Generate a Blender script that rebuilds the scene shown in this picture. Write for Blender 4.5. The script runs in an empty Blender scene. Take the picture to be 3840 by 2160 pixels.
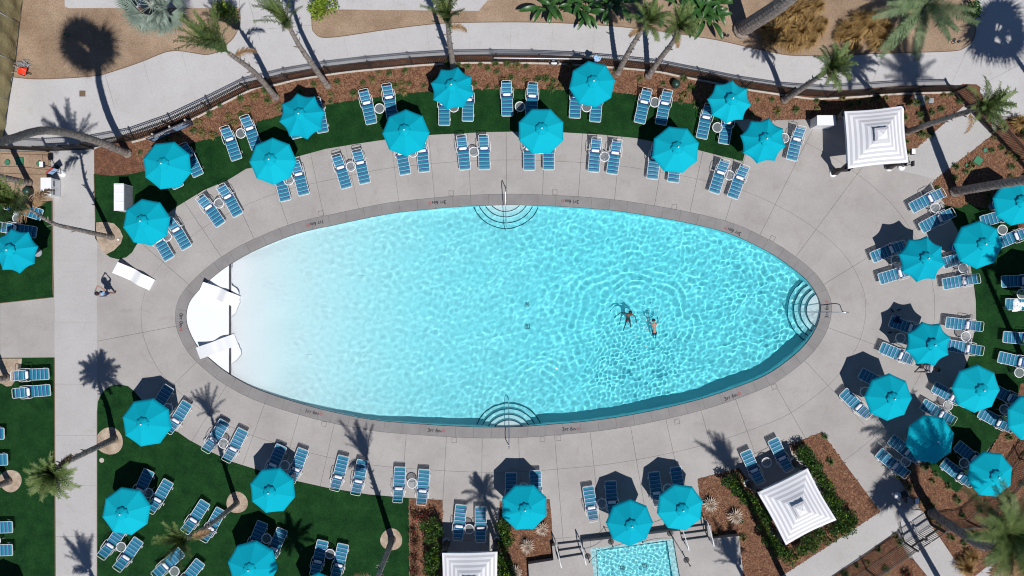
import bpy, bmesh, math, random
import numpy as np
from mathutils import Vector, Matrix, Euler
sc = bpy.context.scene
COL = sc.collection
random.seed(7); RNG = np.random.default_rng(5)
H = 46.0; PPM = 66.667
# ---------------------------------------------------------------- camera, sky, sun, exposure
cam = bpy.data.cameras.new('camera'); cam_o = bpy.data.objects.new('camera', cam); COL.objects.link(cam_o)
cam_o.location = (0, 0, H); cam.sensor_width = 36; cam.angle = 2*math.atan(1920/PPM/H); cam.clip_end = 2000; sc.camera = cam_o
w = bpy.data.worlds.new("World"); sc.world = w; w.use_nodes = True
sky = w.node_tree.nodes.new('ShaderNodeTexSky'); sky.sky_type = 'NISHITA'; sky.sun_disc = False
sky.sun_elevation = math.radians(61.9); sky.sun_rotation = math.radians(154); sky.air_density = .55; sky.dust_density = .05; sky.ozone_density = 5.0
w.node_tree.links.new(sky.outputs[0], w.node_tree.nodes['Background'].inputs[0])
w.node_tree.nodes['Background'].inputs[1].default_value = 0.085
sl = bpy.data.lights.new('sun', 'SUN'); sl.energy = 4.6; sl.angle = math.radians(0.53); sl.color = (1, .975, .945)
sl.cycles.is_caustics_light = True
so = bpy.data.objects.new('sun', sl); COL.objects.link(so); so.location = (15, -30, 60)
so.rotation_euler = Vector((-.495, 1.02, -2.12)).to_track_quat('-Z', 'Y').to_euler()
sc.view_settings.view_transform = 'Standard'; sc.view_settings.look = 'None'; sc.view_settings.exposure = -0.14
sc.view_settings.gamma = 1; sc.view_settings.use_curve_mapping = False
sc.cycles.use_denoising = True; sc.cycles.max_bounces = 10; sc.cycles.diffuse_bounces = 5; sc.cycles.transmission_bounces = 7
sc.cycles.sample_clamp_indirect = 4; sc.cycles.filter_width = 1.1
# ---------------------------------------------------------------- coordinates
def W(px, py, h=0.0):
    k = (H-h)/H/PPM
    return Vector(((px-1920)*k, (1080-py)*k, h))
def T(c, r, x, y): return (960*c + x/2.6833, 540*r + y/2.6833)
def Q(s):
    out = []
    for seg in s.split(';'):
        a, b = seg.split(':'); c, r = [int(v) for v in a.split(',')]
        for p in b.split():
            x, y = p.split(','); out.append(T(c, r, float(x), float(y)))
    return out
# ---------------------------------------------------------------- materials
def mat(name, col, rough=.8, var=.0, scale=3., col2=None, bump=0., bscale=40., metal=0., speck=0., speck_scale=60., wave=None, spec=.5, backface=None):
    m = bpy.data.materials.new(name); m.use_nodes = True; nt = m.node_tree; b = nt.nodes['Principled BSDF']
    b.inputs['Base Color'].default_value = (*col, 1); b.inputs['Roughness'].default_value = rough
    b.inputs['Metallic'].default_value = metal; b.inputs['Specular IOR Level'].default_value = spec
    L = nt.links.new; tc = nt.nodes.new('ShaderNodeNewGeometry'); pos = tc.outputs['Position']
    cur = None
    if var > 0 or col2:
        n = nt.nodes.new('ShaderNodeTexNoise'); n.inputs['Scale'].default_value = scale; n.inputs['Detail'].default_value = 6; n.inputs['Roughness'].default_value = .65
        L(pos, n.inputs['Vector'])
        r = nt.nodes.new('ShaderNodeValToRGB'); c2 = col2 or tuple(min(1, c*(1+var)) for c in col)
        c1 = col if col2 else tuple(c*(1-var) for c in col)
        r.color_ramp.elements[0].position = .33; r.color_ramp.elements[1].position = .67
        r.color_ramp.elements[0].color = (*c1, 1); r.color_ramp.elements[1].color = (*c2, 1)
        L(n.outputs['Fac'], r.inputs[0]); cur = r.outputs[0]
    if speck > 0:
        n = nt.nodes.new('ShaderNodeTexNoise'); n.inputs['Scale'].default_value = speck_scale; n.inputs['Detail'].default_value = 3
        L(pos, n.inputs['Vector'])
        mr = nt.nodes.new('ShaderNodeMapRange'); mr.inputs[1].default_value = .3; mr.inputs[2].default_value = .7
        mr.inputs[3].default_value = 1-speck; mr.inputs[4].default_value = 1+speck; L(n.outputs['Fac'], mr.inputs[0])
        mx = nt.nodes.new('ShaderNodeVectorMath'); mx.operation = 'SCALE'
        if cur: L(cur, mx.inputs[0])
        else: mx.inputs[0].default_value = col
        L(mr.outputs[0], mx.inputs['Scale']); cur = mx.outputs[0]
    if cur: L(cur, b.inputs['Base Color'])
    if bump > 0:
        n = nt.nodes.new('ShaderNodeTexNoise'); n.inputs['Scale'].default_value = bscale; n.inputs['Detail'].default_value = 4; L(pos, n.inputs['Vector'])
        bp = nt.nodes.new('ShaderNodeBump'); bp.inputs['Strength'].default_value = bump; bp.inputs['Distance'].default_value = .05
        L(n.outputs['Fac'], bp.inputs['Height']); L(bp.outputs[0], b.inputs['Normal'])
    return m
def concrete(name, c, warm, stain):
    """broom finished concrete: big blotches, mottled stains, fine speckle"""
    m = mat(name, c, .85, col2=warm, scale=.35, speck=.05, speck_scale=9, bump=.08, bscale=60)
    nt = m.node_tree; L = nt.links.new; b = nt.nodes['Principled BSDF']
    src = b.inputs['Base Color'].links[0].from_socket; pos = [n for n in nt.nodes if n.type == 'NEW_GEOMETRY'][0].outputs['Position']
    n = nt.nodes.new('ShaderNodeTexNoise'); n.inputs['Scale'].default_value = 1.1; n.inputs['Detail'].default_value = 8; n.inputs['Roughness'].default_value = .7; n.inputs['Distortion'].default_value = .6
    L(pos, n.inputs['Vector'])
    r = nt.nodes.new('ShaderNodeValToRGB'); r.color_ramp.elements[0].position = .56; r.color_ramp.elements[1].position = .80
    r.color_ramp.elements[0].color = (1, 1, 1, 1); r.color_ramp.elements[1].color = (*stain, 1); L(n.outputs['Fac'], r.inputs[0])
    n2 = nt.nodes.new('ShaderNodeTexNoise'); n2.inputs['Scale'].default_value = 28; n2.inputs['Detail'].default_value = 4; L(pos, n2.inputs['Vector'])
    r2 = nt.nodes.new('ShaderNodeMapRange'); r2.inputs[1].default_value = .25; r2.inputs[2].default_value = .75; r2.inputs[3].default_value = .955; r2.inputs[4].default_value = 1.045; L(n2.outputs['Fac'], r2.inputs[0])
    mx = nt.nodes.new('ShaderNodeVectorMath'); mx.operation = 'MULTIPLY'; L(src, mx.inputs[0]); L(r.outputs[0], mx.inputs[1])
    m2 = nt.nodes.new('ShaderNodeVectorMath'); m2.operation = 'SCALE'; L(mx.outputs[0], m2.inputs[0]); L(r2.outputs[0], m2.inputs['Scale'])
    L(m2.outputs[0], b.inputs['Base Color']); return m
M = {}
M['deck'] = concrete('deck_concrete', (.325, .302, .285), (.405, .382, .364), (.84, .79, .74))
M['walk'] = concrete('walk_concrete', (.44, .425, .42), (.50, .49, .485), (.86, .82, .76))
M['strip'] = concrete('strip_concrete', (.40, .385, .375), (.45, .435, .425), (.88, .85, .81))
M['coping'] = mat('coping_concrete', (.215, .20, .198), .85, col2=(.265, .25, .245), scale=1.2, speck=.07, speck_scale=25, bump=.1)
M['soil'] = mat('joint_soil', (.25, .235, .225), .95, var=.2, scale=5)
M['dirt'] = mat('dirt', (.225, .150, .095), .95, col2=(.375, .27, .185), scale=.45, speck=.22, speck_scale=14, bump=.4, bscale=15)
M['sand'] = mat('sand', (.27, .195, .135), .95, col2=(.50, .40, .31), scale=2, speck=.22, speck_scale=22, bump=.4, bscale=20)
M['mulch'] = mat('mulch', (.10, .040, .022), .95, col2=(.20, .092, .05), scale=3.5, speck=.55, speck_scale=26, bump=.8, bscale=30)
M['chips'] = mat('bark_chips', (.12, .048, .024), .9, col2=(.33, .18, .10), scale=9, speck=.4, speck_scale=40)
M['lawn'] = mat('turf', (.003, .029, .006), .85, col2=(.012, .058, .012), scale=1.1, speck=.45, speck_scale=22, bump=.5, bscale=60, spec=.15)
M['curb'] = mat('curb', (.50, .44, .38), .85, var=.15, scale=4, speck=.1)
M['white'] = mat('white_metal', (.82, .82, .82), .35)
M['bplastic'] = mat('white_plastic', (.80, .80, .81), .4)
M['towel'] = mat('pillow_cloth', (.80, .80, .82), .9, speck=.04, speck_scale=30)
M['teal'] = mat('strap_teal', (.001, .21, .28), .7, speck=.1, speck_scale=30)
M['teal2'] = mat('strap_sea', (.002, .15, .28), .7, speck=.1, speck_scale=30)
M['blue'] = mat('strap_blue', (.003, .065, .25), .7, speck=.1, speck_scale=30)
M['wstrap'] = mat('strap_white', (.34, .52, .74), .45)
M['canopy'] = mat('canopy_cloth', (.002, .395, .51), .9, speck=.03, speck_scale=40, bump=.10, bscale=25, spec=.1)
M['stitch'] = mat('seam_cloth', (.002, .30, .41), .9)
M['black'] = mat('black_metal', (.018, .016, .016), .5)
M['dark'] = mat('dark_plastic', (.03, .03, .035), .6)
M['grey'] = mat('grey_metal', (.30, .31, .33), .45, var=.1)
M['chrome'] = mat('steel', (.75, .75, .76), .2, metal=1)
M['mesh'] = mat('table_glass', (.22, .24, .25), .3)
def glassy(name, col, t):
    m = bpy.data.materials.new(name); m.use_nodes = True; nt = m.node_tree; b = nt.nodes['Principled BSDF']; b.inputs['Base Color'].default_value = (*col, 1); b.inputs['Roughness'].default_value = .3
    tr = nt.nodes.new('ShaderNodeBsdfTransparent'); mx = nt.nodes.new('ShaderNodeMixShader'); mx.inputs[0].default_value = t; nt.links.new(b.outputs[0], mx.inputs[1]); nt.links.new(tr.outputs[0], mx.inputs[2]); nt.links.new(mx.outputs[0], nt.nodes['Material Output'].inputs[0]); return m
M['mesh'] = glassy('table_glass', (.30, .33, .35), .68)
M['plaster'] = mat('pool_plaster', (.79, .80, .81), .8, speck=.02, speck_scale=12)
M['tile'] = mat('tile_dark', (.006, .06, .085), .4)
M['grate'] = mat('grate_grey', (.10, .10, .115), .7, var=.2, scale=10)
M['greenlid'] = mat('green_lid', (.035, .20, .10), .6, var=.25, scale=12)
M['paint'] = mat('black_paint', (.025, .025, .03), .8)
M['red'] = mat('red_paint', (.42, .05, .05), .7)
M['brown'] = mat('brown_lid', (.16, .10, .06), .7, var=.3, scale=20)
M['trunk'] = mat('palm_bark', (.16, .125, .105), .95, col2=(.36, .30, .26), scale=5, speck=.3, speck_scale=14, bump=.9, bscale=18)
M['frond'] = mat('frond_green', (.045, .095, .022), .55, col2=(.16, .205, .065), scale=2.2, spec=.3)
M['frond2'] = mat('frond_olive', (.07, .12, .045), .55, col2=(.19, .26, .13), scale=2, spec=.3)
M['silver'] = mat('leaf_silver', (.16, .22, .18), .6, col2=(.30, .37, .31), scale=2)
M['deadf'] = mat('frond_dead', (.20, .115, .055), .9, col2=(.36, .23, .12), scale=3)
M['leafg'] = mat('leaf_green', (.022, .075, .012), .5, col2=(.07, .15, .03), scale=6, spec=.4)
M['leafl'] = mat('leaf_lime', (.12, .22, .012), .5, col2=(.25, .32, .03), scale=6)
M['banana'] = mat('leaf_broad', (.015, .065, .012), .4, col2=(.05, .13, .025), scale=2)
M['straw'] = mat('straw', (.27, .155, .045), .9, col2=(.42, .27, .10), scale=2)
M['tuft'] = mat('grass_blade', (.06, .085, .02), .8, col2=(.16, .15, .05), scale=5)
M['cordy'] = mat('cordyline', (.38, .28, .21), .6, col2=(.62, .52, .42), scale=12)
M['flower'] = mat('flower_red', (.50, .01, .05), .6)
M['shrubred'] = mat('leaf_maroon', (.07, .03, .02), .6, col2=(.12, .09, .03), scale=6)
M['tarp'] = mat('windscreen', (.24, .20, .09), .9, col2=(.33, .28, .14), scale=1.5, bump=.6, bscale=5)
M['orange'] = mat('orange_plastic', (.80, .06, .02), .5)
M['blueplastic'] = mat('blue_plastic', (.02, .22, .55), .4)
M['darkgreen'] = mat('dark_green', (.015, .05, .035), .4, var=.3, scale=10)
M['curtain'] = mat('curtain_taupe', (.075, .062, .062), .9, var=.3, scale=8)
M['skin'] = mat('skin', (.40, .20, .13), .6); M['skin2'] = mat('skin_dark', (.10, .045, .028), .6)
M['hair'] = mat('hair', (.02, .013, .01), .7); M['shirt'] = mat('shirt_blue', (.30, .50, .75), .9, speck=.15, speck_scale=20)
M['navy'] = mat('navy_cloth', (.02, .03, .10), .9); M['redc'] = mat('red_cloth', (.55, .01, .03), .8)
M['concrete_step'] = M['deck']
def striped(name, axis='ring'):
    m = bpy.data.materials.new(name); m.use_nodes = True; nt = m.node_tree; L = nt.links.new; b = nt.nodes['Principled BSDF']
    a = nt.nodes.new('ShaderNodeAttribute'); a.attribute_name = 'ring'
    mu = nt.nodes.new('ShaderNodeMath'); mu.operation = 'FRACT'; L(a.outputs['Fac'], mu.inputs[0])
    g = nt.nodes.new('ShaderNodeMath'); g.operation = 'GREATER_THAN'; g.inputs[1].default_value = .5; L(mu.outputs[0], g.inputs[0])
    x = nt.nodes.new('ShaderNodeMix'); x.data_type = 'RGBA'; L(g.outputs[0], x.inputs['Factor'])
    x.inputs['A'].default_value = (.80, .80, .82, 1); x.inputs['B'].default_value = (.56, .55, .58, 1)
    L(x.outputs['Result'], b.inputs['Base Color']); b.inputs['Roughness'].default_value = .9
    n = nt.nodes.new('ShaderNodeTexNoise'); n.inputs['Scale'].default_value = 3; bp = nt.nodes.new('ShaderNodeBump'); bp.inputs['Strength'].default_value = .25; bp.inputs['Distance'].default_value = .1
    L(n.outputs['Fac'], bp.inputs['Height']); L(bp.outputs[0], b.inputs['Normal']); return m
M['stripe'] = striped('striped_cloth')
def water_mat(name):
    m = bpy.data.materials.new(name); m.use_nodes = True; nt = m.node_tree; L = nt.links.new; nt.nodes.clear()
    o = nt.nodes.new('ShaderNodeOutputMaterial'); g = nt.nodes.new('ShaderNodeBsdfGlass'); g.inputs['IOR'].default_value = 1.33; g.inputs['Roughness'].default_value = 0
    a = nt.nodes.new('ShaderNodeAttribute'); a.attribute_name = 'water_depth'; cc = nt.nodes.new('ShaderNodeCombineColor')
    for i, base in enumerate((.47, .955, 1.0)):        # clear water: what one metre lets through
        p = nt.nodes.new('ShaderNodeMath'); p.operation = 'POWER'; p.inputs[0].default_value = base; L(a.outputs['Fac'], p.inputs[1]); L(p.outputs[0], cc.inputs[i])
    L(cc.outputs[0], g.inputs['Color']); L(g.outputs[0], o.inputs['Surface']); return m
M['water'] = water_mat('pool_water')
# ---------------------------------------------------------------- mesh helpers
class MB:
    def __init__(s): s.v = []; s.f = []; s.m = []; s.mats = []
    def mi(s, m):
        if m not in s.mats: s.mats.append(m)
        return s.mats.index(m)
    def add(s, v, f, m):
        n = len(s.v); i = s.mi(m); s.v += [tuple(p) for p in v]; s.f += [tuple(k+n for k in q) for q in f]; s.m += [i]*len(f)
    def box(s, x0, x1, y0, y1, z0, z1, m, mx=None):
        v = [Vector((x, y, z)) for z in (z0, z1) for x, y in ((x0, y0), (x1, y0), (x1, y1), (x0, y1))]
        if mx: v = [mx @ p for p in v]
        s.add(v, [(3, 2, 1, 0), (4, 5, 6, 7), (0, 1, 5, 4), (1, 2, 6, 5), (2, 3, 7, 6), (3, 0, 4, 7)], m)
    def tube(s, pts, r, m, n=6, closed=False, cap=True):
        pts = [Vector(p) for p in pts]; k = len(pts); rs = r if isinstance(r, (list, tuple)) else [r]*k; v = []; f = []; up = None
        for i, p in enumerate(pts):
            a = pts[(i+1) % k] if (closed or i < k-1) else p; b = pts[i-1] if (closed or i > 0) else p
            d = (a-b); d = d.normalized() if d.length > 1e-9 else Vector((0, 0, 1))
            if up is None: up = d.orthogonal().normalized()
            u = (up - d*up.dot(d)); u = u.normalized() if u.length > 1e-6 else d.orthogonal().normalized(); up = u; q = d.cross(u)
            v += [p + (u*math.cos(t) + q*math.sin(t))*rs[i] for t in [2*math.pi*j/n for j in range(n)]]
        for i in range(k if closed else k-1):
            for j in range(n):
                i2 = (i+1) % k; f.append((i*n+j, i*n+(j+1) % n, i2*n+(j+1) % n, i2*n+j))
        if cap and not closed: f += [tuple(range(n-1, -1, -1)), tuple(range((k-1)*n, k*n))]
        s.add(v, f, m)
    def lathe(s, prof, m, n=16, o=(0, 0, 0)):
        v = []; f = []; k = len(prof)
        for r, z in prof: v += [(o[0]+r*math.cos(2*math.pi*j/n), o[1]+r*math.sin(2*math.pi*j/n), o[2]+z) for j in range(n)]
        for i in range(k-1):
            for j in range(n): f.append((i*n+j, i*n+(j+1) % n, (i+1)*n+(j+1) % n, (i+1)*n+j))
        f.append(tuple(range(n-1, -1, -1))); f.append(tuple(range((k-1)*n, k*n))); s.add(v, f, m)
    def prism(s, poly, z0, z1, m):
        if sum(poly[i][0]*poly[(i+1) % len(poly)][1]-poly[(i+1) % len(poly)][0]*poly[i][1] for i in range(len(poly))) < 0: poly = poly[::-1]
        n = len(poly); v = [(p[0], p[1], z0) for p in poly] + [(p[0], p[1], z1) for p in poly]
        f = [tuple(range(n, 2*n))] + [(i, (i+1) % n, n+(i+1) % n, n+i) for i in range(n)]; s.add(v, f, m)
    def mesh(s, name, smooth=False):
        me = bpy.data.meshes.new(name); me.from_pydata(s.v, [], s.f)
        for m in s.mats: me.materials.append(m)
        me.polygons.foreach_set('material_index', s.m)
        if smooth: me.shade_smooth()
        return me
    def build(s, name, parent=None, smooth=False, loc=None, **kw): return ob(name, s.mesh(name, smooth), parent, loc, **kw)
def ob(name, data, parent=None, loc=None, rot=None, **kw):
    o = bpy.data.objects.new(name, data); COL.objects.link(o)
    if parent: o.parent = parent
    if loc is not None: o.location = loc
    if rot is not None: o.rotation_euler = rot
    for k, v in kw.items():
        if v is not None: o[k] = v
    return o
def tag(o, label, cat, group=None):
    o['label'] = label; o['category'] = cat
    if group: o['group'] = group
    return o
def thing(name, label, cat, loc=(0, 0, 0), rz=0, group=None):
    return tag(ob(name, None, None, loc, (0, 0, rz)), label, cat, group)
def recv(o): o.cycles.is_caustics_receiver = True; return o
def dup(root, loc, rz, label, group=None):
    r = root.copy(); COL.objects.link(r); r.location = loc; r.rotation_euler = (0, 0, rz); r['label'] = label
    if group: r['group'] = group
    for ch in root.children:
        c = ch.copy(); COL.objects.link(c); c.parent = r
        for g in ch.children:
            d = g.copy(); COL.objects.link(d); d.parent = c
    return r
def catmull(pts, n, closed=False):
    P = [Vector(p) for p in pts]; k = len(P); out = []
    segs = k if closed else k-1
    for i in range(segs):
        p0 = P[(i-1) % k] if (closed or i > 0) else P[0]*2-P[1]; p1 = P[i]; p2 = P[(i+1) % k]; p3 = P[(i+2) % k] if (closed or i < k-2) else p2*2-p1
        for j in range(n):
            t = j/n; out.append(.5*((2*p1)+(p2-p0)*t+(2*p0-5*p1+4*p2-p3)*t*t+(3*p1-p0-3*p2+p3)*t**3))
    if not closed: out.append(P[-1].copy())
    return out
def resample(pts, step, closed=False):
    P = [Vector(p) for p in pts] + ([Vector(pts[0])] if closed else []); d = [0]
    for a, b in zip(P, P[1:]): d.append(d[-1]+(b-a).length)
    n = max(1, round(d[-1]/step)); out = []; j = 0
    for i in range(n + (0 if closed else 1)):
        s = d[-1]*i/n
        while j < len(d)-2 and d[j+1] < s: j += 1
        t = (s-d[j])/max(1e-9, d[j+1]-d[j]); out.append(P[j].lerp(P[j+1], t))
    return out
ORD = ['', 'first', 'second', 'third', 'fourth', 'fifth', 'sixth', 'seventh', 'eighth', 'ninth', 'tenth', 'eleventh', 'twelfth', 'thirteenth', 'fourteenth', 'fifteenth', 'sixteenth', 'seventeenth', 'eighteenth']
# ================================================================ POOL
PP = [(1109,877),(1258,842),(1459,801),(1600,785),(1743,773),(1920,768),(2106,774),(2293,788),(2442,810),(2591,838),(2740,877),(2880,943),(2966,1000),(3030,1055),(3066,1110),(3079,1155),(3066,1218),(3029,1281),(2973,1337),(2880,1403),(2777,1447),(2628,1497),(2442,1542),(2255,1574),(2069,1592),(1920,1602),(1760,1601),(1594,1592),(1407,1576),(1258,1548),(1109,1509),(960,1458),(857,1402),(790,1350),(740,1300),(708,1240),(697,1192),(706,1140),(735,1098),(783,1051),(860,992),(960,937)]
PC = resample([W(*p) for p in catmull([Vector((a, b)) for a, b in PP], 12, True)], .25, True)   # clockwise in picture; world metres
NP = len(PC)
nrm = []
for i in range(NP):
    d = (PC[(i+3) % NP]-PC[i-3]).normalized(); nrm.append(Vector((-d.y, d.x, 0)))
if (PC[0]+nrm[0]*2 - Vector((8, 0, 0))).length < (PC[0]-Vector((8, 0, 0))).length: nrm = [-n for n in nrm]
def off(i, d): return PC[i % NP] + nrm[i % NP]*d
WZ = -.10
xs = np.array([p.x for p in PC]); ys = np.array([p.y for p in PC])
il, ir = int(xs.argmin()), int(xs.argmax())
seq = [(il+k) % NP for k in range((ir-il) % NP + 1)]; upx, upy = xs[seq], ys[seq]
seq2 = [(ir+k) % NP for k in range((il-ir) % NP + 1)][::-1]; lox, loy = xs[seq2], ys[seq2]
def depth_px(px): return np.interp(px, [690, 866, 1180, 1640, 2200, 3200], [.0, .0, .28, .72, 1.02, 1.10])
XW = lambda px: (px-1920)/PPM
def grid_obj(name, x0, x1, nu, nv, zf, m, parent=None, smooth=True, depth=None, inset=0.):
    t = np.linspace(0, 1, nu); X = x0+(x1-x0)*t
    yu = np.interp(X, upx, upy)-inset; yl = np.interp(X, lox, loy)+inset
    V = np.linspace(0, 1, nv)[None, :]; XX = np.repeat(X[:, None], nv, 1); YY = yl[:, None]+(yu-yl)[:, None]*V
    ZZ = zf(XX, YY); v = np.stack([XX, YY, ZZ], -1).reshape(-1, 3)
    i = np.arange(nu*nv).reshape(nu, nv); q = np.stack([i[:-1, :-1], i[1:, :-1], i[1:, 1:], i[:-1, 1:]], -1).reshape(-1, 4)
    me = bpy.data.meshes.new(name); me.vertices.add(len(v)); me.vertices.foreach_set('co', v.astype(np.float32).ravel())
    me.loops.add(q.size); me.loops.foreach_set('vertex_index', q.astype(np.int32).ravel()); me.polygons.add(len(q))
    me.polygons.foreach_set('loop_start', np.arange(0, q.size, 4, dtype=np.int32)); me.update(calc_edges=True); me.materials.append(m)
    if smooth: me.shade_smooth()
    if depth is not None:
        a = me.attributes.new('water_depth', 'FLOAT', 'POINT'); a.data.foreach_set('value', depth(XX, YY).astype(np.float32).ravel())
    return ob(name, me, parent)
pool = ob('swimming_pool', None, kind='structure')
GX = lambda X: X*PPM+1920
def floor_z(X, Y):
    px = GX(X); d = depth_px(px); return np.where(px < 866, -.075-.02*np.clip((px-690)/176, 0, 1), WZ+.0-d-.006)
recv(grid_obj('pool_floor', upx[0]+.002, XW(3078.9), 420, 40, floor_z, M['plaster'], pool))
mb = MB()
v = []; f = []
for i in range(NP): v += [(*PC[i].xy, -.006), (*PC[i].xy, -1.35)]
f = [(2*i, 2*((i+1) % NP), 2*((i+1) % NP)+1, 2*i+1) for i in range(NP)]
mb.add(v, f, M['plaster']); recv(mb.build('pool_wall', pool, smooth=True))
mb = MB()   # thin dark waterline tile proud of the wall
v = []
for i in range(NP):
    a = PC[i]-nrm[i]*.012; v += [(*a.xy, -.012), (*a.xy, -.13)]
mb.add(v, f, M['tile']); recv(mb.build('waterline_tile', pool, smooth=True))
# steps: concentric round treads with dark nosing
STEPS = [((1896, 721), 'top'), ((1908, 1649), 'bottom'), ((3100, 1164), 'right')]
RAD = [132, 112, 91, 71]; SZ = [-.86, -.64, -.42, -.22]
def clip_to_pool(c, r0, n=72, r1=None):
    pts = []
    for k in range(n):
        t = 2*math.pi*k/n; pts.append(c + Vector((math.cos(t), math.sin(t), 0))*r0)
    return pts
def inside(p, e=0.0):
    if p.x <= upx[0]+.05 or p.x >= upx[-1]-.005: return False
    return np.interp(p.x, lox, loy)+e < p.y < np.interp(p.x, upx, upy)-e
for (c, nm) in STEPS:
    cw = W(*c)
    for r, z in zip(RAD, SZ):
        rr = r/PPM; mb = MB()
        pts = clip_to_pool(cw, rr, 96)
        mb.prism([p.xy for p in pts], -1.3, z, M['plaster']); recv(mb.build('step', pool))
        mb = MB(); run = []
        for k in range(97*2):
            t = 2*math.pi*k/192; p = cw+Vector((math.cos(t), math.sin(t), 0))*(rr+.004)
            if inside(p): run.append(Vector((p.x, p.y, z-.005)))
            elif len(run) > 2: mb.tube(run, .03, M['tile'], 5); run = []
            else: run = []
        if len(run) > 2: mb.tube(run, .03, M['tile'], 5)
        if mb.v: recv(mb.build('step_nosing', pool))
def depth_at(X, Y):
    d = depth_px(GX(X))
    for (c, nm) in STEPS:
        cw = W(*c); R_ = np.hypot(X-cw.x, Y-cw.y)*PPM
        for r, z in zip(RAD, SZ): d = np.where(R_ < r, np.minimum(d, WZ-z), d)
    return d
# waves: real relief, its refraction makes the light net on the floor
def wave_field(n, l0, l1, curv, seed):
    g = np.random.default_rng(seed); th = g.uniform(0, 2*np.pi, n); lam = np.exp(g.uniform(np.log(l0), np.log(l1), n)); ph = g.uniform(0, 2*np.pi, n); k = 2*np.pi/lam; c = curv/np.sqrt(n/2)
    def fn(X, Y):
        Z = np.zeros_like(X)
        for a, kk, p in zip(th, k, ph): Z += c/kk**2*np.sin(kk*(np.cos(a)*X+np.sin(a)*Y)+p)
        return Z
    return fn
wa, wb, wc = wave_field(60, .26, .64, 1., 3), wave_field(34, .18, .30, 1., 9), wave_field(10, 1.2, 3.5, 1., 14)
C1, C2 = W(2385, 1250), W(2400, 1385)
def waves(X, Y):
    px = GX(X)
    amp = np.interp(px, [866, 1300, 1900, 2500, 3100], [.5, .65, .70, .72, 1.15])
    r1 = np.hypot(X-C1.x, Y-C1.y); r2 = np.hypot((X-C2.x), (Y-C2.y)*1.1)
    turb = np.exp(-(r2/2.9)**4); fine = .25+.55*np.interp(px, [1200, 2400, 3100], [0, .7, 1.6]) + 1.5*turb
    Z = amp*(1-.45*turb)*wa(X, Y) + fine*wb(X, Y) + .25*wc(X, Y)
    wob = .10*np.sin(2.3*X+1.2)+.10*np.sin(2.9*Y)
    for (cc, lam, c, rin, rout) in ((C1, .50, .85, 1.4, 5.4), (W(2440, 1215), .40, .9, 1.2, 4.2), (W(2030, 1560), .40, .8, 1.0, 4.5), (W(3010, 1010), .38, .9, .6, 3.6)):
        r = np.hypot(X-cc.x, Y-cc.y)+wob; k = 2*np.pi/lam; env = np.clip((r-rin)/.8, 0, 1)*np.clip((rout-r)/2.0, 0, 1)
        Z += c*env/k**2*np.sin(k*r)
    return WZ+Z
wat = grid_obj('pool_water', XW(866), XW(3078.6), 760, 330, waves, M['water'], None, True, depth_at)
wat['kind'] = 'structure'; wat.cycles.is_caustics_caster = True
# beach entry grate
mb = MB(); xg = XW(861)
ya, yb = float(np.interp(xg, upx, upy)), float(np.interp(xg, lox, loy))
n = int((ya-yb)/.06)
mb.box(xg-.062, xg-.05, yb, ya, -.12, -.062, M['dark']); mb.box(xg+.05, xg+.062, yb, ya, -.12, -.062, M['dark']); mb.box(xg-.05, xg+.05, yb, ya, -.12, -.085, M['dark'])
g_ = mb.build('drain_grate', pool); g_['kind'] = 'structure'
mb = MB()
for k in range(n): mb.box(xg-.05, xg+.05, yb+.06*k+.012, yb+.06*k+.048, -.085, -.064, M['grate'])
mb.build('grate_bars', pool, kind='stuff')
# floor inlets and main drains
for i, (c, r, x, y) in enumerate([(1,1,555,1365),(1,1,1075,1360),(1,1,1855,1350),(1,1,2360,1345),(2,1,535,1330),(2,1,1810,1310),(2,1,2340,1310),(1,2,560,695),(1,2,1078,685),(1,2,1850,655),(1,2,2360,650)]):
    px, py = T(c, r, x, y); p = W(px, py, -1); z = float(floor_z(np.array(p.x), 0)); mb = MB(); mb.box(-.2, .2, -.2, .2, 0, .03, M['bplastic']); mb.box(-.07, .07, -.07, .07, .03, .04, M['bplastic'])
    recv(mb.build('inlet_cover', pool, loc=(p.x, p.y, z)))
for c, r, x, y in [(2,2,150,165),(2,2,150,380)]:
    px, py = T(c, r, x, y); p = W(px, py, -1.1); z = float(floor_z(np.array(p.x), 0)); mb = MB()
    for a in (.12, .05): mb.tube([(-a, -a, .02), (a, -a, .02), (a, a, .02), (-a, a, .02)], .017, M['tile'], 4, closed=True)
    recv(mb.build('main_drain', pool, loc=(p.x, p.y, z)))
# ================================================================ GROUND
mb = MB(); v = []; f = []
for i in range(NP):
    a = off(i, .35); far = Vector((a.x-6, a.y, 0)).normalized()*260; v += [(a.x, a.y, -.06), (far.x, far.y, -.06)]
f = [(2*i, 2*i+1, 2*((i+1) % NP)+1, 2*((i+1) % NP)) for i in range(NP)]
mb.add(v, f, M['soil']); mb.build('ground', kind='structure')
# coping blocks
cop = ob('pool_coping', None, kind='structure')
step = 66/PPM/.25; k = 0.0; idx = []
while k < NP-2: idx.append(int(round(k))); k += step
idx.append(NP)
for a, b in zip(idx, idx[1:]):
    inn = [PC[i % NP].xy for i in range(a, b+1)]; out = [off(i, .60).xy for i in range(a, b+1)]
    if (inn[1]-inn[0]).length > .1:
        inn[0] = inn[0].lerp(inn[1], .016); inn[-1] = inn[-1].lerp(inn[-2], .016); out[0] = out[0].lerp(out[1], .016); out[-1] = out[-1].lerp(out[-2], .016)
    mb = MB(); mb.prism([tuple(p) for p in inn+out[::-1]], -.12, .0, M['coping']); mb.build('coping_block', cop)
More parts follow.
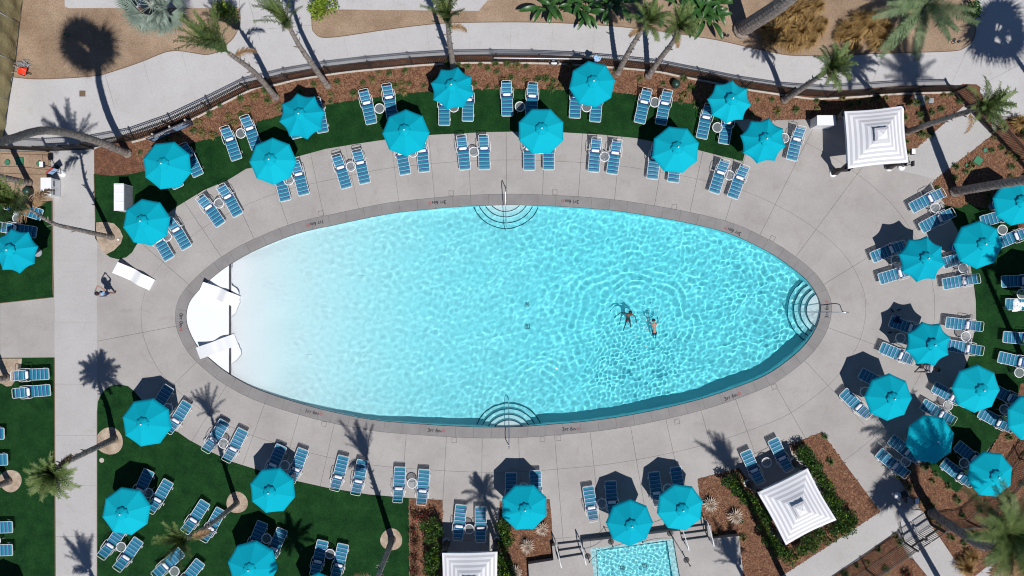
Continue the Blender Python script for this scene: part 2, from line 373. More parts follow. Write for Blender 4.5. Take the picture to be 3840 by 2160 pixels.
# deck slabs in two rings round the pool
deck = ob('pool_deck', None, kind='structure')
step = 137/PPM/.25; start = min(range(NP), key=lambda i: (off(i, .6)-W(2032, 728)).length); marks = []
k = 0.0
while k < NP-4: marks.append(int(round(k))); k += step
marks.append(NP)
for d0, d1 in ((.612, 2.52), (2.532, 6.4), (6.412, 11.)):
    for a, b in zip(marks, marks[1:]):
        a2, b2 = start+a, start+b; inn = [off(i, d0).xy for i in range(a2, b2+1)]; out = [off(i, d1).xy for i in range(a2, b2+1)]
        g = .007
        for L_ in (inn, out):
            e = (L_[1]-L_[0]); L_[0] = L_[0]+e.normalized()*g; e = (L_[-2]-L_[-1]); L_[-1] = L_[-1]+e.normalized()*g
        mb = MB(); mb.prism([tuple(p) for p in inn+out[::-1]], -.055, -.001, M['deck']); mb.build('slab', deck)
def sheet(name, pts_px, m, z, parent=None, kind='structure', z0=-.05, h=0, **kw):
    mb = MB(); mb.prism([W(p[0], p[1], h).xy[:] for p in pts_px], z0, z, m); return mb.build(name, parent, kind=kind, **kw)
def slabs(name, cells, m, z, parent):
    for c in cells:
        mb = MB(); P_ = [W(*p) for p in c]; cen = sum(P_, Vector())/len(P_)
        P_ = [p+(cen-p).normalized()*.009 for p in P_]; mb.prism([p.xy[:] for p in P_], -.05, z, m); mb.build(name, parent)
# left walkway
lw = ob('left_walkway', None, kind='structure')
ycuts = [600, 655, 814, 975, 1208, 1441, 1633, 1821, 2013, 2240]
ycuts = [548]+ycuts[1:]
slabs('slab', [[(203, a), (364, a), (364.5, b), (205, b)] for a, b in zip(ycuts, ycuts[1:])], M['strip'], .006, lw)
slabs('slab', [[(-60, 1083), (2, 1095), (2, 1343), (-60, 1343)], [(2, 1095), (203, 1072), (204, 1342), (2, 1343)]], M['deck'], .006, lw)
# north walk
nw = ob('north_walkway', None, kind='structure')
CURB = Q("0,0: 0,1500 ; 0,1: 300,62 600,72 940,58 1100,15 1260,0; 0,0: 1500,1385 1950,1200 2200,1070 2576,890 ; 1,0: 200,858 430,803 900,732 1300,692 1700,657 2100,637 2576,637 ; 2,0: 500,647 1000,682 1440,722 1700,775 2000,830 2300,895 2576,937 ; 3,0: 140,958 300,980 500,997 900,978 1300,948 1650,938 1850,935 1900,960 1975,1060")
NB = catmull([Vector(p) for p in CURB[5:]], 6)
NBs = resample(NB[:-14], 150)
cells = []
for a, b in zip(NBs, NBs[1:]):
    d = (b-a).normalized(); nn = Vector((d.y, -d.x)); cells.append([a+nn*-12, b+nn*-12, b+nn*300, a+nn*300])
slab_poly = []
for i, (a, b) in enumerate(zip(NBs, NBs[1:])):
    up_a = Vector((a.x + (a.x-1920)*.12, -60)); up_b = Vector((b.x+(b.x-1920)*.12, -60))
    mid_a = a.lerp(up_a, .55) if a.x > 900 else a.lerp(up_a, .62); mid_b = b.lerp(up_b, .55) if b.x > 900 else b.lerp(up_b, .62)
    slab_poly.append([a, b, mid_b, mid_a]); slab_poly.append([mid_a, mid_b, up_b, up_a])
slabs('slab', slab_poly, M['walk'], .0, nw)
last = NBs[-1]; lu = Vector((last.x+(last.x-1920)*.12, -60))
slabs('slab', [[last, (3640, 340), (3900, 200), (3900, -60), lu], [(3640, 340), (3700, 420), (3960, 480), (3960, 200), (3900, 200)]], M['walk'], .0, nw)
first = NBs[0]; fu = Vector((first.x+(first.x-1920)*.12, -60))
slabs('slab', [[(-120, 560), first, first.lerp(fu, .62), (-120, 290)], [(-120, 290), first.lerp(fu, .62), fu, (-120, -60)]], M['walk'], .0, nw)
sheet('walkway_patch', Q("3,0: 1975,1062 2252,1362; 3,1: 2140,4 1690,353 1300,260 1250,100"), M['strip'], .008)
sheet('mulch_bed', Q("3,0: 2255,1362 2330,1240 2430,1190 2576,1170 2900,1150; 3,1: 2900,700 2700,420 2576,280 2330,-2"), M['mulch'], .012)
sheet('mulch_bed', Q("3,0: 1850,900 1960,845 2100,850 2140,880 2130,920 2240,1100 2255,1330 1985,1075 1900,985"), M['mulch'], .012)
# dirt plots
sheet('dirt_plot', Q("0,0: 150,-60 2415,-60 2412,85 2415,230 2350,380 2240,480 2200,520 2080,550 1960,535 1780,510 1650,530 1400,630 1100,730 950,765 600,790 330,795 130,775"), M['dirt'], .012)
sheet('concrete_pad', Q("0,0: 650,-60 655,70 700,84 1230,80 1750,80 2190,85 2411,85 2411,-60"), M['walk'], .03)
sheet('dirt_plot', Q("1,0: 563,-60 565,280 590,330 640,370 720,378 900,360 1300,300 1700,250 2000,230 2576,222; 2,0: 500,232 1000,262 1500,315 1800,360 2100,410 2400,480 2576,515; 3,0: 200,555 500,562 900,548 1400,530 1850,515 1980,480 2060,400 2085,300 2085,-60"), M['dirt'], .012)
sheet('concrete_pad', Q("1,0: 560,-60 562,95 960,97 1270,102 2240,110 2330,5 2576,-10 ; 2,0: 1100,10 1300,-20 1300,-60"), M['walk'], .03)
# dark edging strip along the plots (buried steel edge)
def ribbon(name, pts_px, wd, z0, z1, m, parent=None, closed=False, **kw):
    P_ = [W(*p) for p in pts_px]; mb = MB(); n = len(P_); L_ = []; R_ = []
    for i in range(n):
        d = (P_[min(i+1, n-1)]-P_[max(i-1, 0)]).normalized(); nn = Vector((-d.y, d.x, 0)); L_.append(P_[i]+nn*wd/2); R_.append(P_[i]-nn*wd/2)
    v = [(p.x, p.y, z) for i in range(n) for p, z in ((L_[i], z1), (R_[i], z1), (L_[i], z0), (R_[i], z0))]; f = []
    for i in range(n-1):
        a, b = 4*i, 4*i+4; f += [(a, a+1, b+1, b), (a+1, a+3, b+3, b+1), (a+2, a, b, b+2)]
    f += [(0, 2, 3, 1), (4*n-4, 4*n-3, 4*n-1, 4*n-2)]
    mb.add(v, f, m); return mb.build(name, parent, **kw)
for s_ in ("0,0: 2412,85 2415,230 2350,380 2240,480 2200,520 2080,550 1960,535 1780,510 1650,530 1400,630 1100,730 950,765 600,790 330,795 130,775", "1,0: 562,100 565,280 590,330 640,370 720,378 900,360 1300,300 1700,250 2000,230 2576,222; 2,0: 500,232 1000,262 1500,315 1800,360 2100,410 2400,480 2576,515; 3,0: 200,555 500,562 900,548 1400,530 1850,515 1980,480 2060,400 2085,300 2085,0"):
    ribbon('steel_edging', [tuple(p) for p in catmull([Vector(p) for p in Q(s_)], 4)], .035, -.04, .03, M['brown'], kind='structure')
# north mulch bed
BED_LOW = Q("2,0: 1960,1110 2300,1190 2500,1215; 3,0: 0,1212 370,1200 760,1190 1000,1200 1200,1400; 3,1: 1395,86 1450,76 1540,0; 3,0: 1975,1062")
LAWN_TOP = Q("0,1: 950,303 1120,322 1300,307 1445,275 1700,120; 0,0: 1900,1449 2240,1360 2576,1245; 1,0: 0,1225 230,1165 700,1055 1000,1005 1430,945 1750,920 2200,900 2460,895; 2,0: 0,893 270,895 570,910 1040,930 1250,955 1600,1015 1810,1045 1960,1110")
LAWN_BOT = Q("2,0: 2260,1240 2360,1380; 2,1: 2345,80 2322,172 2100,120 1870,60; 2,0: 1430,1425 1250,1390 900,1355 515,1332 0,1325; 1,0: 2300,1330 1750,1358 1300,1405 1000,1449; 1,1: 700,50 405,130 200,190 -100,250; 0,1: 2290,365 2050,465 1780,630 1600,760 1450,900 1385,995 1330,1090 1270,1140 1190,1160 1110,1140 1068,1108 960,950")
NCURB = [tuple(p) for p in NB]
sheet('mulch_bed', [T(0, 1, 948, 58)]+NCURB+[p for p in reversed(LAWN_TOP+BED_LOW)], M['mulch'], .02)
sheet('mulch_bed', [T(0,1,948,58)]+NCURB[:-8]+[(p[0], p[1]-30) for p in reversed(NCURB[:-8])], M['mulch'], .021)
sheet('lawn', LAWN_TOP+LAWN_BOT, M['lawn'], .032)
curb = ribbon('bed_curb', NCURB[2:], .10, -.04, .07, M['curb'], kind='structure')
# west ground, lawns
sheet('dirt_plot', Q("0,1: -120,70 500,84 520,330 528,572 470,578 340,585 180,570 60,545 -120,600"), M['dirt'], .018)
sheet('lawn', Q("0,1: -120,545 60,545 180,570 340,585 470,578 526,570 540,1449; 0,2: 540,92 0,152 -120,165"), M['lawn'], .03)
sheet('lawn', Q("0,2: -120,705 548,700 552,1449; 0,3: 558,1700 -120,1700"), M['lawn'], .03)
SWT = Q("0,2: 980,1235 985,1150 1010,1085 1060,1020 1120,985 1205,972 1290,990 1350,1040 1410,1110 1500,1230 1740,1430; 0,3: 1795,5 1900,80 2130,205 2330,300 2576,378; 1,3: 200,445 410,495 700,560 1130,630 1541,667 1545,1700; 0,3: 978,1700")
sheet('lawn', SWT, M['lawn'], .03)
# sand rings at palm bases
def sand(c, r, x, y, rad, cut=None):
    cx, cy = T(c, r, x, y); pts = []
    for k in range(28):
        t = 2*math.pi*k/28; rr = rad/2.6833*(1+.03*math.sin(3*t+x)); px, py = cx+rr*math.cos(t), cy+rr*math.sin(t)
        if cut: px = max(px, cut)
        pts.append((px, py))
    sheet('sand_ring', pts, M['sand'], .045)
sand(0, 3, 1105, 90, 137, 367); sand(0, 3, 2388, 708, 108); sand(1, 3, 1363, 1080, 110); sand(0, 3, 110, 490, 112)
sheet('sand_ring', Q("0,1: 968,790 1060,785 1150,800 1210,860 1240,930 1220,1000 1150,1070 1070,1112 1010,1050 975,950"), M['sand'], .045)
sheet('sand_ring', Q("0,2: -120,709 226,709 215,800 190,880 120,985 70,990 20,960 -60,950 -120,960"), M['sand'], .045)
# east beds and lawn
sheet('mulch_bed', Q("3,1: 2140,3 1690,352 1661,400 1700,480 1780,605 1900,850 2000,800 2700,800 2700,300 2400,60 2330,0; 3,0: 2252,1370 2200,1400"), M['mulch'], .018)
EASTL = Q("3,1: 1762,607 1925,648 2010,592 2100,640 2576,640 2900,640; 3,2: 2900,960 2540,960 2520,1050; 3,3: 2345,0 2200,190 2100,400 1890,615 1590,320; 3,2: 1812,1250 1885,1120 1960,850 2030,680 2070,480 2095,300 2092,130; 3,1: 2076,1449 2040,1240 1975,1000 1900,850")
sheet('mulch_bed', Q("3,2: 2520,900 2900,900 ; 3,3: 2900,1100 2390,1200 2090,1449 1990,1449 1640,935 1550,790 1285,430 1420,300 1590,320 1890,615 2100,400 2345,0"), M['mulch'], .020)
sheet('lawn', EASTL, M['lawn'], .03)
sheet('mulch_bed', Q("3,1: 2505,790 2900,760 2900,1000 2530,900 2510,860"), M['mulch'], .034)
# north-east concrete wedge (already deck below) and bottom right concrete
brw = ob('lower_right_walkway', None, kind='structure')
slabs('slab', [Q("3,3: 2080,1449 2395,1195 2576,1110 2900,1000 2900,1700 1780,1700")], M['walk'], .026, brw)
slabs('slab', [Q("3,3: 1300,760 1555,790 1640,935 1740,1080 1990,1449 2170,1700 1760,1700 1600,1449 1470,1290 1380,1130")], M['strip'], .024, brw)
slabs('slab', [Q("3,3: 1130,800 1230,720 1370,1110 1100,1310 890,1449 680,1600 -80,1600 150,1440 640,1120"), ], M['strip'], .022, brw)
# lower mulch below SE fence
sheet('mulch_bed', Q("3,3: 650,1449 900,1290 1215,1060 1290,1030 1420,1270 1470,1290 1600,1449 1760,1700 300,1700"), M['mulch'], .031)
# cabana bed (lower right)
sheet('mulch_bed', Q("3,3: 540,4 1128,800 640,1115 160,1440 -80,1600; 2,3: 2335,1700 2330,1449 2290,1040 2015,1080 1990,930 1905,850 1870,472 2230,381; 3,3: 60,190"), M['mulch'], .02)
sheet('deck_patch', Q("2,3: 2252,312; 3,3: 163,76 260,210 420,350 690,880 200,1120; 2,3: 2480,640"), M['deck'], .03)
# bed beside third cabana
sheet('mulch_bed', Q("1,3: 1541,667 1876,688 1876,1700 1545,1700"), M['mulch'], .033)
sheet('mulch_bed', Q("1,3: 2452,700; 2,3: 380,678 400,900 418,1290 165,1330 150,1700; 1,3: 2440,1700"), M['mulch'], .02)
# bark chips: loose, uncountable
def in_poly(pt, poly):
    x, y = pt; c = False; n = len(poly); j = n-1
    for i in range(n):
        xi, yi = poly[i][0], poly[i][1]; xj, yj = poly[j][0], poly[j][1]
        if (yi > y) != (yj > y) and x < (xj-xi)*(y-yi)/(yj-yi)+xi: c = not c
        j = i
    return c
def scatter(poly, n, avoid=()):
    x0, x1 = min(p[0] for p in poly), max(p[0] for p in poly); y0, y1 = min(p[1] for p in poly), max(p[1] for p in poly); out = []; t = 0
    while len(out) < n and t < n*30:
        t += 1; q = (random.uniform(x0, x1), random.uniform(y0, y1))
        if in_poly(q, poly) and not any(in_poly(q, a) for a in avoid): out.append(q)
    return out
BN = NCURB[2:-2]+[p for p in reversed(LAWN_TOP[3:]+BED_LOW[:-1])]
BE = Q("3,1: 2140,3 1690,352 1661,400 1700,480 1780,605 1925,640 2010,590 2100,640 2700,640 2700,300 2400,60 2330,0; 3,0: 2252,1370")
BSE = Q("3,3: 1285,430 1420,300 1590,320 1890,615 2100,400 2345,0 2576,-100 2576,1120 2390,1200 2090,1449 1990,1449 1740,1080 1640,935")
BC = Q("3,3: 540,4 1128,800 640,1115 160,1440 -80,1600; 2,3: 2335,1700 2330,1449 2290,1040 2015,1080 1990,930 1905,850 1870,472 2230,381; 3,3: 60,190")
B3 = Q("1,3: 1541,667 1876,688 1876,1449 1545,1449"); B4 = Q("1,3: 2455,705; 2,3: 380,678 415,1290 165,1330 150,1449; 1,3: 2455,1449")
BS = Q("3,3: 650,1449 900,1290 1215,1060 1290,1030 1420,1270 1470,1290 1600,1449")
PATCH = Q("2,3: 2252,312; 3,3: 163,76 260,210 420,350 690,880 200,1120; 2,3: 2480,640")
mb = MB()
for poly, n, av in ((BN, 9000, ()), (BE, 3000, ()), (BSE, 3000, ()), (BC, 3200, (PATCH,)), (B3, 900, ()), (B4, 900, ()), (BS, 500, ())):
    for q in scatter(poly, n, av):
        p = W(*q); L_, w_ = random.uniform(.03, .11), random.uniform(.01, .028); t = random.uniform(0, math.pi); u = Vector((math.cos(t), math.sin(t), random.uniform(-.3, .3)))*L_; v_ = Vector((-math.sin(t), math.cos(t), 0))*w_; z = .030+random.uniform(0, .015); c = Vector((p.x, p.y, z))
        mb.add([c-u-v_, c+u-v_, c+u+v_, c-u+v_], [(0, 1, 2, 3)], M['chips'])
mb.build('bark_chips', kind='stuff')
# ================================================================ SPA TERRACE (raised 0.5 m)
spa = ob('spa_terrace', None, kind='structure')
S1, S2, S3, S4 = (2214, 2058), (2525, 2020), (2578, 2330), (2250, 2330)
def block(poly, z0, z1, m, name, parent, h=None):
    mb = MB(); mb.prism([W(p[0], p[1], z1 if h is None else h).xy[:] for p in poly], z0, z1, m); return mb.build(name, parent)
block([(1981,2116),(2075,2101),(2101,2094),(2186,2080),(2186,2032),(2213,2029),(2213,2058),(2249,2330),(1995,2330)], -.05, .5, M['deck'], 'slab', spa)
block([(2070,2048),(2082,2046),(2091,2098.2),(2076,2100.5)], -.05, .495, M['deck'], 'side_wall', spa)
block([(2214,2029),(2524.5,1993),(2524.5,2019.6),(2214,2057.6)], -.05, .5, M['deck'], 'slab', spa)
block([(2525.3,1993),(2548,1990),(2557,2028),(2655,2015),(2673.5,2020),(2773,2010),(2782,2160),(2800,2330),(2579,2330),(2525.3,2020)], -.05, .498, M['deck'], 'slab', spa)
block([(2652,1971),(2665,1970),(2673,2019.3),(2656,2014)], -.05, .494, M['deck'], 'side_wall', spa)
for k, (a, b, c_, d_) in enumerate([((2093,2042),(2181,2032),(2184,2080),(2101,2094)), ((2096,2067),(2184,2054),(2185,2080),(2101,2094))]):
    block([a, b, c_, d_], -.05, .167*(k+1)-.002*k, M['deck'], 'stair_step', spa)
for k, (a, b, c_, d_) in enumerate([((2550,1983),(2648,1970),(2655,2014),(2558,2027)), ((2553,2005),(2651,1992),(2655,2014),(2558,2027))]):
    block([a, b, c_, d_], -.05, .167*(k+1)-.002*k, M['deck'], 'stair_step', spa)
# spa basin
hp = ob('spa_basin', None, kind='structure')
recv(block([S1, S2, S3, S4], -.049, .02, M['plaster'], 'basin_floor', hp, h=.5))
IN = [(2238, 2070), (2502, 2033), (2548, 2330), (2274, 2330)]
def ringblock(O, I, z0, z1, m, name, h):
    for i in range(4):
        j = (i+1) % 4; recv(block([O[i], O[j], I[j], I[i]], z0, z1, m, name, hp, h=h))
ringblock(S_ := [S1, S2, S3, S4], IN, .02, .27, M['plaster'], 'bench', .5)
mb = MB(); mb.tube([W(*p, .5).xy.to_3d()+Vector((0, 0, .275)) for p in [(2250,2330), IN[0], IN[1], (2548,2330)]], .028, M['tile'], 5); recv(mb.build('bench_tile_line', hp))
for x, y in ((2335, 2134), (2419, 2126)):
    p = W(x, y, .3); mb = MB()
    for a in (.10, .04): mb.tube([(-a, -a, .03), (a, -a, .03), (a, a, .03), (-a, a, .03)], .017, M['tile'], 4, closed=True)
    recv(mb.build('main_drain', hp, loc=(p.x, p.y, .02)))
P4 = [W(*p, .5) for p in (S1, S2, S3, S4)]
nu, nv = 210, 190; U, V_ = np.meshgrid(np.linspace(0, 1, nu), np.linspace(0, 1, nv), indexing='ij')
A_ = np.array([p.xy[:] for p in P4]); XY = ((1-U)*(1-V_))[..., None]*A_[0]+(U*(1-V_))[..., None]*A_[1]+(U*V_)[..., None]*A_[2]+((1-U)*V_)[..., None]*A_[3]
wd = wave_field(60, .12, .34, 5.5, 21); ZZ = .43+wd(XY[..., 0], XY[..., 1])
vv = np.concatenate([XY, ZZ[..., None]], -1).reshape(-1, 3); ii = np.arange(nu*nv).reshape(nu, nv); qq = np.stack([ii[:-1, :-1], ii[:-1, 1:], ii[1:, 1:], ii[1:, :-1]], -1).reshape(-1, 4)
me = bpy.data.meshes.new('spa_water'); me.from_pydata(vv.tolist(), [], qq.tolist()); me.shade_smooth(); me.materials.append(M['water'])
if me.polygons[0].normal.z < 0: me.flip_normals()
at = me.attributes.new('water_depth', 'FLOAT', 'POINT'); dd = np.where((U > .07) & (U < .93) & (V_ > .04), .75, .35); at.data.foreach_set('value', dd.astype(np.float32).ravel())
so_ = ob('spa_water', me, kind='structure'); so_.cycles.is_caustics_caster = True
# handrails on the stairs
def stair_rail(x0, y0, x1, y1, label):
    a, b = W(x0, y0), W(x1, y1); d = (b-a).normalized(); t = thing('handrail', label, 'handrail', (0, 0, 0), group='white handrails of the spa stairs')
    for s_ in (-.0,):
        P_ = [a+Vector((0, 0, 0)), a+Vector((0, 0, .86))-d*.12, a+Vector((0, 0, .92)), b+Vector((0, 0, 1.40)), b+d*.25+Vector((0, 0, 1.36)), b+d*.2+Vector((0, 0, .5))]
    mb = MB(); mb.tube([P_[0], P_[1]], .028, M['white'], 6); mb.build('post', t, smooth=True)
    mb = MB(); mb.tube(P_[1:5], .032, M['white'], 6); mb.build('rail', t, smooth=True)
    mb = MB(); mb.tube(P_[4:], .028, M['white'], 6); mb.build('post', t, smooth=True)
stair_rail(2083, 2028, 2096, 2082, 'white handrail on left side of the left spa stairs')
stair_rail(2173, 2020, 2186, 2072, 'white handrail on right side of the left spa stairs')
stair_rail(2548, 1972, 2560, 2018, 'white handrail on left side of the right spa stairs')
stair_rail(2640, 1945, 2652, 2003, 'white handrail on right side of the right spa stairs')
# rope stanchions
SP = []
for (x, y, lab) in ((2291, 2031.6, 'black rope stanchion at the upper left corner of the spa'), (2204, 2086, 'black rope stanchion on the left side of the spa'), (2512, 2000, 'black rope stanchion at the upper right corner of the spa'), (2574, 2100, 'black rope stanchion on the right side of the spa'), (2400, 2014, 'black rope stanchion on the spa edge under the parasol')):
    p = W(x, y, .5); t = thing('rope_stanchion', lab, 'stanchion', p, group='rope stanchions round the spa')
    mb = MB(); mb.lathe([(.16, 0), (.165, .012), (.15, .03), (.03, .05)], M['dark'], 20); mb.build('base', t, smooth=False)
    mb = MB(); mb.tube([(0, 0, .04), (0, 0, .92)], .022, M['black'], 8); mb.lathe([(.03, .90), (.045, .93), (.04, .97), (.01, .99)], M['black'], 8); mb.build('post', t, smooth=True)
    SP.append(p+Vector((0, 0, .88)))
t = thing('barrier_rope', 'black rope strung between the stanchions round the spa', 'rope')
for a, b in ((1, 0), (0, 4), (4, 2), (2, 3)):
    A, B = SP[a], SP[b]; mb = MB(); mb.tube([A.lerp(B, k/10)-Vector((0, 0, .28*math.sin(math.pi*k/10))) for k in range(11)], .012, M['black'], 5); mb.build('rope', t, smooth=True)
# ================================================================ FENCES
pick_me = MB(); pick_me.box(-.013, .013, -.013, .013, 0, 1.38, M['black']); PICK = pick_me.mesh('picket')
pm = MB(); pm.box(-.035, .035, -.035, .035, 0, 1.55, M['black']); pm.box(-.042, .042, -.042, .042, 1.55, 1.575, M['black']); POST = pm.mesh('post')
def fence(path_px, label, ptop=True, lim=300, sp=.102, pole=2.36, smooth=4):
    P_ = [W(p[0], p[1]) for p in (catmull([Vector(p) for p in path_px], smooth) if smooth > 1 else [Vector(p) for p in path_px])]
    posts = resample(P_, pole); t = thing('metal_fence', label, 'fence', posts[0]); o0 = posts[0]
    for p in posts: ob('post', POST, t, p-o0)
    cnt = 0; rest = MB()
    for z in (.16, 1.28, 1.46):
        mb = MB()
        for a, b in zip(posts, posts[1:]):
            mb.tube([a-o0+Vector((0, 0, z)), b-o0+Vector((0, 0, z))], .024, M['black'], 4)
        mb.build('rail', t)
    seg = []
    for a, b in zip(posts, posts[1:]):
        n = max(1, round((b-a).length/sp))
        for k in range(1, n): seg.append(a.lerp(b, k/n)-o0)
    for i, q in enumerate(seg):
        if i < lim: ob('picket', PICK, t, q+Vector((0, 0, .08)))
        else: rest.box(q.x-.013, q.x+.013, q.y-.013, q.y+.013, .08, 1.46, M['black'])
    if rest.v: rest.build('picket_run', t, kind='stuff')
    return t
FP = [(p[0], p[1]-4.5) for p in Q("0,1: 945,50 1100,12; 0,0: 1290,1435 1500,1385 1950,1200 2200,1070 2576,890 ; 1,0: 200,858 430,803 900,732 1300,692 1700,657 2100,637 2576,637 ; 2,0: 500,647 1000,682 1440,722 1700,775 2000,830 2300,895 2576,937 ; 3,0: 140,958 300,980 500,997 900,978 1300,948 1650,938 1850,935")]
fence(FP, 'long black metal picket fence curving along the upper walkway above the pool')
fence(Q("0,1: -250,45 0,50 250,62 488,75"), 'black metal picket fence at left edge beside the entrance gate', smooth=1)
fence(Q("3,0: 2240,1330 ; 3,1: 2330,-5 2450,120 2576,250 2760,460"), 'black metal picket fence going down the right edge above the palm trunk', smooth=2)
fence(Q("3,3: 600,1640 890,1445 1130,1285 1372,1112"), 'black metal picket fence at lower right running down from the gate', smooth=1)
fence(Q("3,3: 1645,925 1755,1015 1850,985 2030,860 2200,740 2480,345 2576,190 2760,-80"), 'black metal picket fence from the lower right gate up the right edge', smooth=1)
def gate(px0, px1, label, leaves=2, postx=True):
    a, b = W(*px0), W(*px1); d = (b-a); L_ = d.length; rz = math.atan2(d.y, d.x); t = thing('metal_gate', label, 'gate', a, rz)
    for x in (0, L_): ob('post', POST, t, (x, 0, 0))
    w_ = L_/leaves
    for k in range(leaves):
        x0 = k*w_+.05; x1 = (k+1)*w_-.05
        mb = MB(); mb.tube([(x0, 0, .1), (x1, 0, .1), (x1, 0, 1.5), (x0, 0, 1.5)], .03, M['black'], 4, closed=True); mb.box(x0, x1, -.02, .02, .72, .90, M['black']); mb.build('gate_frame', t)
        n = int((x1-x0)/.11)
        for i in range(1, n): o = ob('picket', PICK, t, (x0+(x1-x0)*i/n, 0, .1))
    mb = MB(); mb.box(w_-.12, w_+.02, -.05, .05, .95, 1.1, M['dark']); mb.build('latch', t)
gate(T(0,1,492,72), T(0,1,940,52), 'double black metal entrance gate at upper left across the walkway')
gate(T(3,3,1372,1112), T(3,3,1640,932), 'black metal double gate across the path at lower right')
gate(T(3,0,1985,1075), T(3,0,2240,1330), 'black metal double gate at upper right beside the striped cabana walkway')
fence([(p[0], p[1]) for p in Q("3,0: 1850,935 1930,985 1985,1075")], 'short black metal fence section before the upper right gate', smooth=1)
# ================================================================ LOUNGERS
def make_lounger():
    t = thing('sun_lounger', '', 'sun lounger', group='striped sun loungers')
    SH, W2 = .36, .315
    pr = lambda x: (x, SH+.02*math.sin(x*2.8)) if x <= 1.12 else (1.12+(x-1.12)*math.cos(.50), SH+(x-1.12)*math.sin(.50))
    for nm, a, b, wd_ in (('frame', 0, 1.12, W2), ('back_frame', 1.14, 2.0, W2-.045)):
        mb = MB(); n = 8; L_ = [Vector((pr(a+(b-a)*k/n)[0], wd_, pr(a+(b-a)*k/n)[1])) for k in range(n+1)]; R_ = [Vector((p.x, -p.y, p.z)) for p in L_]
        if nm == 'frame': pts = [L_[0]+Vector((.04, 0, 0))] + L_[1:]; path = list(reversed(L_[1:])) + [Vector((.04, wd_, SH)), Vector((0, wd_-.05, SH)), Vector((0, -wd_+.05, SH)), Vector((.04, -wd_, SH))] + R_[1:]
        else:
            e = L_[-1]; q = L_[-2]; path = L_[:-1]+[q.lerp(e, .6), e+Vector((0, -.06, 0))]+[Vector((e.x, -e.y+.06, e.z)), Vector((q.lerp(e, .6).x, -wd_, q.lerp(e, .6).z))]+list(reversed(R_[:-1]))
        mb.tube(path, .0138, M['white'], 6); mb.build(nm, t, smooth=True)
    for nm, a, b, wd_ in (('seat_straps', .03, 1.10, W2-.01), ('back_straps', 1.17, 1.90, W2-.055)):
        mb = MB(); x = a; cyc = [(.027, 'wstrap'), (.047, 'teal'), (.047, 'teal'), (.047, 'teal2'), (.047, 'blue')]; k = 0; 
        while x < b-.03:
            w_, c = cyc[k % 5]; x2 = min(b, x+w_-.006); p, q = pr(x), pr(x2); zz = .018
            v_ = [(p[0], -wd_, p[1]+zz-.012), (p[0], wd_, p[1]+zz-.012), (q[0], wd_, q[1]+zz-.012), (q[0], -wd_, q[1]+zz-.012), (p[0], 0, p[1]+zz-.02), (q[0], 0, q[1]+zz-.02)]
            mb.add(v_, [(0, 4, 5, 3), (4, 1, 2, 5)], M[c]); x += w_; k += 1
        mb.build(nm, t)
    p = pr(1.20); mx = Matrix.Translation((p[0]+.0, 0, p[1]+.055)) @ Matrix.Rotation(-.35, 4, 'Y'); mb = MB(); n = 10; v_ = []; f_ = []
    ringn = 10
    for i in range(n+1):
        y = -.215+.43*i/n; s_ = min(1, .55+4*min(i, n-i)/n)
        for j in range(ringn):
            a_ = 2*math.pi*j/ringn; v_.append(mx @ Vector((.082*s_*math.copysign(abs(math.cos(a_))**.7, math.cos(a_)), y, .05*s_*math.copysign(abs(math.sin(a_))**.8, math.sin(a_)))))
    for i in range(n):
        for j in range(ringn): f_.append((i*ringn+j, (i+1)*ringn+j, (i+1)*ringn+(j+1) % ringn, i*ringn+(j+1) % ringn))
    f_ += [tuple(range(ringn)), tuple(range((n+1)*ringn-1, n*ringn-1, -1))]
    mb.add(v_, f_, M['towel']); mb.build('pillow', t, smooth=True)
    for s_ in (-1, 1): mb = MB(); mb.box(p[0]-.04, p[0]+.04, min(s_*.21, s_*.30), max(s_*.21, s_*.30), p[1]+.02, p[1]+.045, M['navy']); mb.build('pillow_strap', t)
    for s_ in (-1, 1):
        mb = MB(); mb.tube([(.95, s_*W2, SH), (1.0, s_*(W2+.035), SH+.17), (1.10, s_*(W2+.045), SH+.22), (1.45, s_*(W2+.045), SH+.22), (1.56, s_*(W2+.02), SH+.20), (1.60, s_*(W2-.03), SH+.18)], .0145, M['white'], 6); mb.build('armrest', t, smooth=True)
        for x in (.28, 1.30):
            mb = MB(); mb.tube([(x, s_*W2, SH-.0), (x+.06, s_*(W2+.01), .02)], .0155, M['white'], 6); mb.tube([(x+.06, s_*(W2+.01), .015), (x+.22, s_*(W2+.01), .015)], .0155, M['white'], 6); mb.build('leg', t, smooth=True)
    return t
LG = make_lounger(); used = [False]
def place(c, r, fx, fy, hx, hy, label, z=None):
    f_, h_ = T(c, r, fx, fy), T(c, r, hx, hy); F = W(*f_, .38); Hh = W(*h_, .78); d = Hh-F; rz = math.atan2(d.y, d.x)
    loc = Vector((F.x, F.y, .035 if z is None else z))
    if not used[0]: used[0] = True; LG.location = loc; LG.rotation_euler = (0, 0, rz); LG['label'] = label; return
    dup(LG, loc, rz, label)
